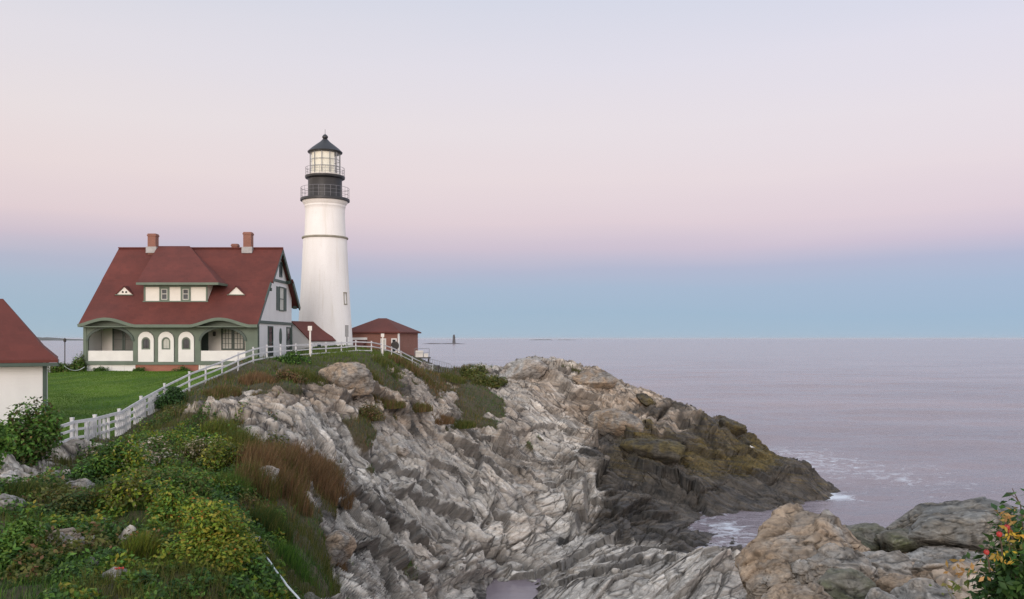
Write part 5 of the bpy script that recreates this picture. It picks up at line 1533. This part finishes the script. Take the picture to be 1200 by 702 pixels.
# headland stones
def on(px_, D, dz=0.0):
    x = (px_ - 600) / FX * D
    return Vector((x, D, gz(x, D) + dz))
boulder('boulder', 'smooth pale rounded boulder alone on the grey cliff below the brown tussocks', spot(471, 527, .15), (.58, .5, .55), 'pale', 71, 0, (0, 0), 24, 5, .35)
boulder('boulder', 'pinkish upright boulder with a brown tuft at the foot of the cliff', spot(392, 652, .2), (.62, .6, .75), 'tan', 74, R(20), (0, R(5)), 11, 5, .8)
boulder('boulder', 'large tan block set into the crest of the cliff below the fence', spot(405, 446, .0), (1.7, 1.3, 1.1), 'tan', 77, R(-15), (0, R(10)), 11, 5, .8)
boulder('boulder', 'square dark rock standing up on the ridge of the seaweed rock', spot(859, 502, .3), (1.3, .9, .85), 'dark', 79, R(20), (0, R(14)), 9, 5, .7)
boulder('boulder', 'small brown rock perched on the skyline above the tan slabs', spot(758, 467, -.05), (1.15, .9, .62), 'dark', 83, R(30), (0, R(16)), 9, 5, .7)
boulder('boulder', 'blocky tan rock on the skyline at the top of the outcrop', spot(690, 445, .1), (2.4, 1.6, 1.1), 'tan', 84, R(10), (0, R(4)), 9, 5, .8)
boulder('boulder', 'broad pale rock on the skyline left of the blocky tan rock', spot(612, 436, .0), (2.6, 1.8, 1.2), 'pale', 86, R(-20), (0, R(-4)), 10, 5, .9)
boulder('boulder', 'lone pale rock at the left end of the outcrop skyline, beside the olive bush', spot(566, 436, .1), (1.3, 1.2, .9), 'pale', 87, R(35), (0, 0), 10, 5, .9)
boulder('boulder', 'long smooth tan block above the dark hollow of the seaweed rock', spot(716, 494, .1), (3.0, 1.5, 1.2), 'tan', 89, R(-34), (R(18), R(12)), 9, 5, .5)
boulder('boulder', 'big olive seaweed-covered block below the long smooth tan block', spot(772, 530, .1), (2.9, 1.7, 1.4), 'dark', 91, R(-14), (R(10), R(10)), 9, 5, .7)
# stones among the bushes on the left bank
for (lab, px_, D, s, kind, sd) in (
    ('long pale stone under the leafy shrub by the outbuilding', 88, 23.5, (.52, .4, .24), 'grey', 101),
    ('small pale stone above the long pale stone, under the shrub', 62, 25.0, (.30, .3, .2), 'grey', 103),
    ('blue grey stone low at the left edge among the weeds', 10, 20.2, (.40, .35, .26), 'grey', 105),
    ('tall pale stone at the left edge beside the weeds', 8, 22.8, (.30, .3, .26), 'pale', 107),
    ('tan pointed stone in the middle of the left bank', 74, 18.0, (.32, .3, .26), 'tan', 109),
    ('flat grey stone right of the tan pointed stone', 102, 18.0, (.34, .28, .17), 'grey', 111),
    ('grey stone at the bottom edge with the red litter on it', 140, 15.9, (.30, .3, .17), 'grey', 113),
    ('small pink stone left of the tan pointed stone', 40, 18.4, (.24, .22, .18), 'tan', 115),
    ('upright white stone behind the upper end of the white line', 299, 20.6, (.20, .22, .30), 'pale', 117),
    ('grey stone beside the white line in the green gully', 362, 20.5, (.30, .3, .26), 'mossy', 119),
    ('white broken stone among the brown tussocks', 313, 29.0, (.45, .4, .5), 'pale', 121),
    ('stone left of the grey stone with the red litter', 108, 16.6, (.22, .22, .15), 'grey', 123)):
    boulder('stone', lab, on(px_, D, s[2] * .8), s, kind, sd, R(sd * 37 % 360), (0, 0), 11, 5, .9)

# ================================================================== small things
q_ = on(140, 15.75, .0); q_.z += .30
lit = thing('litter', 'crumpled red wrapper lying on a grey stone near the bottom edge', 'litter', q_, R(20))
rs = np.random.RandomState(4); vs = []; fs = []
for i in range(7):
    for j in range(5): vs.append(((i - 3) * .026, (j - 2) * .022, .03 + .022 * rs.rand() + .012 * math.sin(i * 1.9 + j)))
for i in range(6):
    for j in range(4): a = i * 5 + j; fs.append((a, a + 5, a + 6, a + 1))
vs += [(x, y, z - .012) for x, y, z in vs]
fs += [tuple(35 + k for k in reversed(f)) for f in fs]
MB().add(vs, fs).build('wrapper', M['red'], lit)
p0, p1 = P(302, 636, 20.5), P(360, 712, 15.5)
p0.z = max(p0.z, gz(p0.x, p0.y) + .15); mb = MB(p0); pts_ = []
for i in range(13):
    t = i / 12; c = p0.lerp(p1, t); c.z = max(c.z, gz(c.x, c.y) + .06) if False else c.z - .18 * 4 * t * (1 - t) * .5; c.x += .008 * math.sin(i * 2.1)
    pts_.append(c)
o = mb.tube(pts_, .02, 8).build('white_line', M['rope'], None, True); o.location = p0; tag(o, 'thin white line stretched down the green gully at the bottom', 'rope')

# gull: one skin of rings with beak and legs as parts
def gull(loc, yaw_):
    t = thing('gull', 'tiny white gull standing on the seaweed rock above the water', 'bird', loc, yaw_)
    prof_ = [(-.27, .10, .006), (-.22, .11, .03), (-.12, .14, .065), (0, .165, .085), (.09, .18, .075), (.14, .22, .05), (.155, .265, .038), (.175, .295, .042), (.205, .30, .034), (.225, .295, .012)]
    mb = MB(); mb.tube([(x, 0, z + .08) for x, z, r in prof_], [r for x, z, r in prof_], 12); mb.build('body', M['trim_white'], t, True)
    mb = MB(); mb.tube([(.222, 0, .375), (.26, 0, .366)], [.010, .003], 6); mb.build('beak', M['rope'], t)
    for s in (-1, 1):
        mb = MB(); mb.beam((-.28, s * .035, .19), (.06, s * .075, .27), .02, .09); mb.build('wing', M['grey_metal'], t)
        mb = MB(); mb.tube([(.02, s * .03, .16), (.015, s * .03, 0)], .008, 5); mb.build('leg', M['dark_wood'], t)
g_ = spot(879, 529); gull((g_.x, g_.y, g_.z + .01), R(200))
# ================================================================== plants
print("plants ...")
def pick(rs, pal, n, jit=.25):
    pal = np.array(pal, np.float32); i = rs.randint(0, len(pal), n)
    c = pal[i] * (1 + rs.uniform(-jit, jit, (n, 1))).astype(np.float32)
    return np.clip(c * (1 + rs.uniform(-.08, .08, (n, 3))), 0.003, 1).astype(np.float32)
def unit(a): return a / (np.linalg.norm(a, axis=-1, keepdims=True) + 1e-9)
def leaves(C, Nrm, size, col, rs, long=1.6):
    """one folded four-cornered leaf per centre"""
    n = len(C)
    a = unit(np.cross(Nrm, rs.normal(size=(n, 3)))); bb = np.cross(Nrm, a)
    s = (size * rs.uniform(.6, 1.3, (n, 1)))
    tip = C + a * s * long * .5; tail = C - a * s * long * .5
    fold = Nrm * s * .12
    l = C + bb * s * .42 + fold; r = C - bb * s * .42 + fold
    V = np.stack([tail, l, tip, r], 1).reshape(-1, 3)
    F_ = np.arange(4 * n).reshape(n, 4)
    F3 = np.concatenate([F_[:, [0, 1, 2]], F_[:, [0, 2, 3]]])
    return V, F3, np.repeat(col, 4, 0)
GREEN = [(0.0625, 0.1438, 0.0225), (0.0938, 0.1938, 0.03), (0.045, 0.105, 0.0187), (0.1225, 0.2188, 0.0375)]
DEEP = [(0.0351, 0.0837, 0.0216), (0.0486, 0.108, 0.027), (0.027, 0.0621, 0.0162)]
LIME = [(0.165, 0.2255, 0.022), (0.2255, 0.253, 0.0264), (0.121, 0.198, 0.022), (0.077, 0.143, 0.0198), (0.264, 0.2255, 0.0308)]
OLIVE = [(0.1125, 0.125, 0.0275), (0.0825, 0.1025, 0.0225), (0.15, 0.1438, 0.04), (0.065, 0.0925, 0.02)]
RUST = [(.215, .125, .060), (.165, .098, .045), (.260, .170, .090), (.130, .090, .042)]
ROSE = [(.030, .075, .020), (.045, .105, .024), (.024, .058, .018), (.065, .125, .030)]
def shrub(name, label, base, size, nleaf, lsize, pal, seed, group=None, lumps=11, accent=None, cat='shrub'):
    rs = np.random.RandomState(seed)
    t = thing(name, label, cat, base, 0, group)
    s = np.array(size)
    L = rs.normal(size=(lumps, 3)); L = unit(L) * rs.uniform(.25, .78, (lumps, 1)); L[:, 2] = np.abs(L[:, 2]) * .85 + .12
    lr = rs.uniform(.24, .46, lumps)
    k = rs.choice(lumps, nleaf, p=lr / lr.sum())
    d = unit(rs.normal(size=(nleaf, 3)))
    rad = (rs.uniform(0, 1, (nleaf, 1)) ** .45)
    C = (L[k] + d * rad * lr[k][:, None] * (1 + .25 * vnoise((d * 2.3 + k[:, None]).astype(np.float32), seed)[:, None])) * s
    C[:, 2] = np.maximum(C[:, 2], .02)
    nr = unit(d * .7 + np.array([0, 0, .75]) + rs.normal(size=(nleaf, 3)) * .55)
    tone = rs.uniform(.75, 1.3, lumps)[k][:, None]
    col = pick(rs, pal, nleaf) * tone
    V, F_, c = leaves(C, nr, lsize, col, rs)
    array_mesh('foliage', V, F_, M['leaf'], t, False, c)
    mb = MB()
    for i in range(lumps):
        p = Vector(L[i] * s); mid = Vector((p.x * .45, p.y * .45, p.z * .4))
        mb.tube([(p.x * .08, p.y * .08, -.15), mid, p, p + Vector((p.x * .15, p.y * .15, .12 * s[2]))], [.022 * s.max(), .016 * s.max(), .009 * s.max(), .004 * s.max()], 5)
    mb.build('stems', M['stem'], t)
    if accent:
        pal2, n2, sz2, nm = accent
        j = rs.choice(nleaf, n2, replace=False)
        V, F_, c = leaves(C[j] * 1.03 + np.array([0, 0, .01]), nr[j], sz2, pick(rs, pal2, n2), rs, 1.0)
        array_mesh(nm, V, F_, M['leaf'], t, False, c)
    return t
def blades(base, height, width, col, rs, lean=.35, wind=(0.25, -0.1)):
    """curved two-segment grass blades; base (n,3), height (n,), width (n,)"""
    n = len(base)
    az = rs.uniform(0, 2 * math.pi, n); ln = rs.uniform(0, lean, n)
    dx_b = np.stack([np.cos(az) * ln + wind[0] * rs.uniform(.3, 1, n), np.sin(az) * ln + wind[1] * rs.uniform(.3, 1, n), np.zeros(n)], 1)
    fa = rs.uniform(0, 2 * math.pi, n); side = np.stack([np.cos(fa), np.sin(fa), np.zeros(n)], 1) * width[:, None] * .5
    h = height[:, None]
    up = np.array([0, 0, 1.0])
    mid = base + up * h * .58 + dx_b * h * .35
    tip = base + up * h * (1 - .25 * np.linalg.norm(dx_b, axis=1, keepdims=True)) + dx_b * h * 1.0
    V = np.stack([base - side, base + side, mid + side * .75, mid - side * .75, tip], 1).reshape(-1, 3)
    i = np.arange(n)[:, None] * 5
    F_ = np.concatenate([i + np.array([[0, 1, 2]]), i + np.array([[0, 2, 3]]), i + np.array([[3, 2, 4]])])
    return V, F_, np.repeat(col, 5, 0)
def tussock(name, label, base, rx, h, n, pal, seed, cat='grass clump', width=.014, group=None, lean=.4):
    rs = np.random.RandomState(seed)
    a = rs.uniform(0, 2 * math.pi, n); r = np.sqrt(rs.uniform(0, 1, n)) * rx
    b0 = np.stack([np.cos(a) * r, np.sin(a) * r, np.full(n, -.06)], 1)
    gzv_ = ground(base.x + b0[:, 0], base.y + b0[:, 1]) - base.z
    b0[:, 2] = np.clip(gzv_, -.8, .8) - .05
    hh = h * rs.uniform(.45, 1.1, n) * (1 - .35 * (r / rx) ** 2)
    V, F_, c = blades(b0, hh, width * rs.uniform(.7, 1.5, n), pick(rs, pal, n), rs, lean)
    o = array_mesh(name, V, F_, M['blade'], None, False, c); o.location = base
    tag(o, label, cat, group)
    return o

# ---- shrubs, each where it grows (column, metres away)
shrub('shrub', 'leafy green shrub in front of the white outbuilding wall at the left edge', on(24, 27.5, -.05), (1.65, 1.30, 1.96), 7800, .10, GREEN + [(.085, .075, .022)], 301, accent=([(.23, .16, .05), (.20, .12, .04)], 40, .08, 'dry_leaves'))
shrub('shrub', 'dark green shrub cut by the left edge, left of the leafy shrub', on(-12, 25.0, -.05), (1.1, 1.0, 1.5), 3000, .10, GREEN, 303)
shrub('shrub', 'rounded dark green bush growing through the fence beside the lawn', on(204, 43.0, -.1), (1.25, 1.0, 1.15), 3600, .09, DEEP, 305)
shrub('shrub', 'bright yellow green bush, the largest at the bottom left of the bank', on(238, 17.6, -.1), (1.45, 1.2, 1.35), 11000, .066, LIME, 307, accent=([(.32, .10, .02), (.30, .20, .03)], 220, .06, 'autumn_leaves'))
shrub('shrub', 'lime bush with orange leaves above the largest yellow green bush', on(210, 20.5, -.1), (1.25, 1.0, 1.25), 7500, .070, LIME + GREEN, 309, accent=([(.36, .10, .02), (.28, .12, .03)], 420, .075, 'orange_leaves'))
shrub('shrub', 'green bush above the lime bush with orange leaves', on(190, 24.0, -.1), (1.5, 1.2, 1.3), 7200, .078, GREEN + OLIVE, 311)
shrub('shrub', 'low green bush filling the bottom left corner', on(22, 16.6, -.1), (1.1, 1.0, 1.05), 8000, .062, GREEN + LIME[2:4], 313)
shrub('shrub', 'dark ground bush along the bottom edge between the corner bush and the red litter', on(88, 15.4, -.1), (0.81, 0.65, 0.55), 4200, .05, DEEP + GREEN, 315)
shrub('shrub', 'olive weedy bush in the middle of the left bank above the tan pointed stone', on(75, 20.6, -.1), (0.94, 0.88, 0.75), 3900, .06, OLIVE + DEEP, 317)
shrub('shrub', 'shadowy green bush below the fence boards', on(132, 26.5, -.1), (1.52, 1.30, 1.30), 6120, .075, DEEP + GREEN, 319)
shrub('shrub', 'pale flowering weeds below the fence boards and right of the shadowy bush', on(168, 29.5, -.1), (1.76, 1.35, 1.15), 5100, .075, OLIVE + GREEN, 321, accent=([(.48, .42, .31), (.42, .34, .24), (.52, .47, .40)], 1700, .10, 'pale_flowers'))
shrub('shrub', 'pale flowering weeds above the rock, left of the brown tussocks', on(232, 31.0, -.1), (1.49, 1.22, 1.01), 3900, .07, OLIVE, 323, accent=([(.46, .40, .29), (.40, .32, .22)], 1300, .095, 'pale_flowers'))
shrub('shrub', 'small bright weeds at the foot of the near fence boards', on(112, 30.5, -.05), (.85, .6, .6), 1500, .07, LIME + GREEN, 325)
shrub('shrub', 'olive bush draped over the far end of the headland beside the wire fence', on(556, 89.0, -.2), (2.60, 2.00, 2.20), 6300, .17, OLIVE, 327)
shrub('shrub', 'lower olive bush hanging below the one beside the wire fence', on(572, 84.0, -.2), (2.20, 1.80, 1.60), 4800, .16, OLIVE + [(.11, .10, .03)], 329)
shrub('shrub', 'dark bush at the top of the cliff below the white board by the shed', on(345, 57.0, -.1), (1.7, 1.1, 1.0), 2800, .11, DEEP + GREEN, 331)
shrub('shrub', 'reddish brown bush in a cleft of the cliff above the pale rounded boulder', on(428, 52.0, -.1), (1.35, 1.0, 1.25), 2600, .09, RUST + OLIVE, 333)
shrub('shrub', 'rusty bush clinging to the cliff top under the dark bush', on(335, 50.0, -.1), (1.4, 1.0, .8), 2200, .09, RUST + OLIVE[:2], 335)
shrub('shrub', 'green bush in the gully at the bottom, right of the white line', on(400, 25.0, -.1), (1.04, 0.91, 0.65), 3600, .07, GREEN, 337)
shrub('shrub', 'low green weeds at the foot of the white line', on(335, 19.0, -.1), (0.77, 0.77, 0.44), 3380, .055, GREEN + OLIVE, 339)
shrub('shrub', 'orange leaved bush along the bottom edge under the largest yellow green bush', on(222, 15.3, -.1), (.5, .4, .28), 1500, .05, RUST + [(.26, .10, .03)], 341)
shrub('shrub', 'tall loose olive and lime shrub left of the lime bush with orange leaves', on(148, 21.5, -.1), (1.0, .9, 1.35), 4200, .075, OLIVE + LIME, 343, lumps=15, accent=([(.45, .38, .28), (.40, .32, .20)], 160, .07, 'pale_flowers'))
shrub('shrub', 'tall green shrub with straw tips between the fence boards and the olive and lime shrub', on(150, 26.5, -.1), (1.2, 1.0, 1.4), 4600, .08, GREEN + LIME, 345, lumps=15, accent=([(.36, .24, .10), (.42, .34, .22)], 260, .075, 'straw_tips'))
shrub('shrub', 'loose yellow green shrub just above the brown tussocks, right of the flowering weeds', on(262, 29.5, -.1), (1.0, .9, 1.3), 3600, .08, LIME + OLIVE, 347, lumps=14)
shrub('shrub', 'upright green shrub between the white line and the largest yellow green bush', on(285, 19.5, -.1), (.7, .7, 1.0), 3600, .06, GREEN + LIME, 349, lumps=13)
shrub('shrub', 'reddish leaved weeds left of the largest yellow green bush', on(165, 18.0, -.1), (.7, .6, .8), 2600, .06, RUST[:2] + OLIVE + GREEN, 351, lumps=12, accent=([(.36, .09, .03), (.30, .16, .04)], 220, .065, 'red_leaves'))
for px_, D, sx, sz_, lab in ((88, 78.5, 1.3, 1.5, 'green hedge bush in front of the low grey fence, nearest the house'), (71, 78.3, 1.2, 1.15, 'green hedge bush in front of the low grey fence, by the lamp post'), (96, 77.6, .5, 1.7, 'tall thin bush against the left porch corner')):
    shrub('hedge_bush', lab, on(px_, D, -.1), (sx, 1.0, sz_), 2200, .12, OLIVE + GREEN, 350 + px_)
for px_, D, sx, lab in ((117, 77.3, .85, 'low round foundation shrub in front of the left porch skirt'), (163, 77.3, .75, 'low round foundation shrub at the left end of the brick foundation'), (213, 77.2, .9, 'low dark foundation shrub before the right part of the brick foundation')):
    shrub('foundation_shrub', lab, on(px_, D, -.05), (sx, .5, .55), 1300, .07, DEEP + GREEN, 360 + px_)

# ---- near rose bush at the right edge, 4 m from the camera
def rose(label, base, size, nleaf, seed, hips, flowers):
    t = shrub('rose_bush', label, base, size, nleaf, .030, ROSE, seed, None, 12, None, 'shrub')
    rs = np.random.RandomState(seed + 1)
    for (px_, py_, D, r) in hips:
        c = P(px_, py_, D) - t.location
        mb = MB(); n = 14
        mb.lathe([(r * .25, -r), (r * .8, -r * .7), (r, 0), (r * .85, r * .6), (r * .4, r * .95)], c, n)
        h = mb.build('rose_hip', M['hip'], t, True)
        sp = MB()
        for k_i in range(5):
            a = 2 * math.pi * k_i / 5
            sp.beam(c + Vector((r * .2 * math.cos(a), r * .2 * math.sin(a), r * .9)), c + Vector((r * .6 * math.cos(a), r * .6 * math.sin(a), r * 1.7)), .004, .002)
        sp.tube([c - Vector((0, 0, r * .9)), c + Vector((.01, 0, -r * 3.5)), c + Vector((.03, .03, -r * 8))], .0035, 5)
        sp.build('sepals', M['stem'], h)
    for (px_, py_, D, w_, pal) in flowers:
        c = np.array(P(px_, py_, D) - t.location); n = 26
        C = c + rs.normal(size=(n, 3)) * np.array([w_, w_ * .7, w_ * .55])
        V, F_, cc = leaves(C, unit(rs.normal(size=(n, 3)) + np.array([0, -.4, .8])), .017, pick(rs, pal, n), rs, 1.9)
        array_mesh('yellow_leaves', V, F_, M['leaf'], t, False, cc)
    return t
YEL = [(.42, .30, .03), (.36, .22, .03), (.30, .22, .05)]
ORA = [(.36, .24, .09), (.32, .19, .06), (.24, .15, .05)]
rose('large rose bush with red hips and yellow leaves at the right edge', Vector((2.47, 4.05, 12.35)), (.40, .42, 1.05), 7500, 401,
     [(1180, 618, 3.9, .014), (1171, 626, 3.85, .013), (1184, 623, 3.95, .010), (1156, 647, 3.8, .012)],
     [(1187, 628, 3.85, .03, YEL), (1178, 606, 3.95, .035, ORA), (1170, 655, 3.8, .03, YEL), (1192, 640, 3.9, .03, OLIVE)])
rose('low dark green rose bush with orange yellow leaves in the bottom right corner', Vector((1.98, 3.55, 12.45)), (.42, .36, .52), 4200, 405, [],
     [(1128, 667, 3.6, .045, ORA), (1118, 690, 3.5, .03, OLIVE)])
# bare twigs and grass stalks
tw = thing('bare_twig', 'bare dark twig sticking up above the rose bush at the right edge', 'twig', Vector((2.42, 4.1, 12.4)))
mb = MB()
def twl(pts, r): mb.tube([P(*p) - tw.location for p in pts], r, 5)
twl([(1203, 700, 4.1), (1200, 640, 4.1), (1196, 592, 4.1), (1186, 572, 4.1)], [.006, .005, .003, .0015]); twl([(1196, 592, 4.1), (1190, 583, 4.05), (1180, 577, 4.0)], [.003, .002, .001]); twl([(1198, 606, 4.1), (1206, 585, 4.15)], [.003, .001])
mb.build('twig', M['stem'], tw)
tussock('grass_clump', 'thin grass stalks growing behind the peaked tan boulder', on(1012, 12.2, .25), .25, .62, 40, [(.12, .12, .05), (.09, .11, .035)], 411, width=.006)
tussock('grass_clump', 'green grass stalks in front of the rose bush above the bottom edge', Vector((2.3, 4.3, 12.2)), .22, .62, 120, GREEN + OLIVE, 412, width=.006)

# ---- tall tussocks on the left bank and the cliff
TS = [(388, 37.5, 1.0, 1.35, 'rusty brown grass tussock at the right end of the bank, over pale rock', RUST), (362, 36.0, .95, 1.45, 'rusty brown grass tussock left of the one over pale rock', RUST),
      (335, 33.0, .9, 1.4, 'brown tussock above the white broken stone', RUST + OLIVE[:1]), (303, 30.0, .8, 1.65, 'tall reddish grass tussock beside the bushes, tallest on the bank', RUST),
      (283, 33.0, .8, 1.35, 'olive grass tussock behind the tallest reddish one', OLIVE), (258, 35.0, .8, 1.2, 'yellowish grass tussock between the flowering weeds and the rocks', OLIVE + LIME[:1]),
      (270, 26.5, .6, .95, 'green and straw grass clump left of the tallest reddish tussock', OLIVE + GREEN), (318, 24.5, .6, .8, 'dark grass clump under the white broken stone', DEEP + OLIVE),
      (350, 23.0, .6, .55, 'green grass clump in the gully beside the white line', GREEN), (318, 19.0, .5, .45, 'green grass clump at the bottom left of the white line', GREEN),
      (393, 29.5, .45, .5, 'brown tuft in front of the pinkish upright boulder', RUST), (474, 71, 1.4, .9, 'straw coloured tussock below the fence where it turns downhill', OLIVE + RUST),
      (455, 64, 1.3, .8, 'olive tussock on the cliff top below the brick building', OLIVE), (505, 72, 1.3, .7, 'straw tussock on the brown ledge under the black post', RUST + OLIVE),
      (530, 80, 1.3, .8, 'olive tussock right of the straw one under the black post', OLIVE), (150, 21.5, .5, .8, 'tall green weeds in the middle of the left bank', GREEN + OLIVE), (165, 17.5, .4, .8, 'yellow stalked weeds left of the largest yellow green bush', OLIVE + LIME),
      (110, 21.5, .5, .75, 'brown weeds by the flat grey stone', RUST + OLIVE), (30, 22.0, .5, .6, 'weeds between the two stones at the left edge', OLIVE + DEEP), (55, 17.0, .4, .5, 'weeds above the corner bush', OLIVE + GREEN)]
for i, (px_, D, rx, h, lab, pal) in enumerate(TS):
    tussock('tussock', lab, on(px_, D), rx, h, 1700 if D < 50 else 800, pal, 500 + i, width=.012 * max(1, D / 26))

TS2 = [(375, 566, 0.8, 1.3, 'rusty grass tussock nearest the pale cliff face, low on the bank', RUST),
 (342, 585, 0.75, 1.3, 'brown grass tussock just below the white broken stone', RUST + OLIVE[:1]),
 (300, 575, 0.7, 1.4, 'straw and olive tall grass right of the flowering weeds', OLIVE + RUST),
 (268, 545, 0.7, 1.2, 'yellow green tall grass above the lime bush with orange leaves', OLIVE + LIME),
 (300, 446, 1, 0.7, 'dry brown scrub tuft just below the fence bend', RUST),
 (322, 472, 1, 0.6, 'dry brown scrub tuft among pale rock under the rusty bush', RUST + OLIVE[:1]),
 (362, 440, 1.1, 0.7, 'olive scrub tuft left of the large tan crest block', OLIVE),
 (432, 440, 1.1, 0.8, 'olive scrub tuft right of the large tan crest block', OLIVE + RUST[:1]),
 (455, 462, 1.2, 0.7, 'dry straw scrub tuft on the cliff above the pale rounded boulder', RUST + OLIVE),
 (488, 466, 1.3, 0.8, 'straw scrub tuft on the brown ledge, left of the olive bushes', RUST + OLIVE),
 (512, 480, 1.3, 0.8, 'low straw scrub tuft at the lower edge of the brown ledge', RUST),
 (536, 490, 1.3, 0.8, 'olive scrub tuft directly below the hanging olive bushes', OLIVE),
 (258, 462, 1, 0.7, 'dry grass tuft below the dark green bush in the fence', OLIVE + RUST),
 (285, 492, 0.9, 0.7, 'brown grass tuft at the left end of the pale cliff rock', RUST + OLIVE)]
for i, (px_, py_, rx, h, lab, pal) in enumerate(TS2):
    p_ = spot(px_, py_)
    tussock('tussock', lab, p_, rx, h, 1500, pal, 560 + i, width=.012 * max(1, p_.y / 26))

# ---- countless blades: rough grass on the bank and headland, and the mown lawn
def scatter(n, cond, seed):
    rs = np.random.RandomState(seed)
    idn = np.arange(NR * NU).reshape(NR, NU)[:-1, :-1].ravel()
    ok = idn[cond[idn]]
    A = Pd[ok]; e1 = Pd[ok + 1] - A; e2 = Pd[ok + NU] - A
    area = np.linalg.norm(np.cross(e1, e2), axis=1) / np.maximum(A[:, 1], 8) ** 1.4
    area = np.minimum(area, np.percentile(area, 99))
    k_ = rs.choice(len(ok), n, p=area / area.sum())
    f1 = rs.uniform(0, 1, (n, 1)); f2 = rs.uniform(0, 1, (n, 1))
    return A[k_] + e1[k_] * f1 + e2[k_] * f2, ok[k_], rs
vis = (pts[:, 1] < 100) & (gpx > -60)
cond = (turf > .55) & (yard < .5) & vis & (nearf < .5)
b0, vid, rs = scatter(125000, cond, 601)
cn = fbm((b0 * np.array([.30, .30, .3])).astype(np.float32), 3, 611)
pal_i = np.clip(((cn + .75) / 1.5), 0, .999)
spx, spy = gpx[vid], gpy[vid]
rusty = np.exp(-((spx - 340) / 75.) ** 2 - ((spy - 545) / 55.) ** 2) + .8 * np.exp(-((spx - 500) / 55.) ** 2 - ((spy - 470) / 45.) ** 2) + .5 * np.exp(-((spx - 310) / 70.) ** 2 - ((spy - 465) / 30.) ** 2)
topg = np.exp(-((spx - 400) / 75.) ** 2 - ((spy - 422) / 14.) ** 2)
cA_ = pick(rs, GREEN + DEEP, len(b0)); cB_ = pick(rs, OLIVE, len(b0)); cC_ = pick(rs, RUST, len(b0)); cD_ = pick(rs, [(.095, .150, .020), (.080, .130, .020), (.12, .15, .03)], len(b0))
u_ = rs.uniform(0, 1, len(b0))
col = np.where((pal_i + .25 * (u_ - .5) > .5)[:, None], cB_, cA_)
col = np.where((u_ < rusty)[:, None], cC_, col); col = np.where((rs.uniform(0, 1, len(b0)) < topg * 1.2)[:, None], cD_, col)
dist = b0[:, 1]
hgt = np.where(dist > 45, .30, .34) * rs.uniform(.5, 1.3, len(b0)) * (1 + .5 * np.clip(cn, -1, 1))
V, F_, c = blades(b0 - np.array([0, 0, .03]), hgt, .010 * np.maximum(1, dist / 22) * rs.uniform(.7, 1.4, len(b0)), col, rs, .55)
o = array_mesh('rough_grass', V, F_, M['blade'], None, False, c); tag(o, kind='stuff')
# broad-leaved weeds between the bushes
condw = (turf > .5) & (yard < .3) & (gpx > -40) & (gpx < 335) & (gpy > 470) & (pts[:, 1] < 42) & (nearf < .5)
b0, vid, rs = scatter(110000, condw, 603)
wn_ = fbm((b0 * np.array([.8, .8, .8])).astype(np.float32), 3, 613)
keep = wn_ > -.15; b0 = b0[keep]; wn_ = wn_[keep]; n = len(b0)
b0 = b0 + np.stack([np.zeros(n), np.zeros(n), rs.uniform(.02, .42, n) * (.5 + wn_)], 1)
tn = fbm((b0 * .35).astype(np.float32), 2, 617)
col = np.where((tn > .0)[:, None], pick(rs, LIME + GREEN, n), np.where((tn < -.3)[:, None], pick(rs, OLIVE + OLIVE + RUST[:1], n), pick(rs, DEEP + GREEN, n)))
V, F_, c = leaves(b0, unit(rs.normal(size=(n, 3)) * .6 + np.array([0, -.15, .9])), .078, col, rs)
o = array_mesh('undergrowth', V, F_, M['leaf'], None, False, c); tag(o, kind='stuff')
# lawn
condl = (yard > .6) & (lawn_d < .3) & (pts[:, 1] < 79)
b0, vid, rs = scatter(90000, condl, 605)
dist = b0[:, 1]; n = len(b0)
patch = fbm((b0 * np.array([.5, .25, .5])).astype(np.float32), 3, 619)[:, None]
col = pick(rs, [(.065, .140, .012), (.085, .172, .016), (.112, .192, .022)], n, .2) * (1 + .35 * patch)
V, F_, c = blades(b0 - np.array([0, 0, .01]), .06 * rs.uniform(.6, 1.3, n), .012 * np.maximum(1, dist / 26), col, rs, .6, (.1, 0))
o = array_mesh('lawn_grass', V, F_, M['blade'], None, False, c); tag(o, kind='stuff')
print("done")
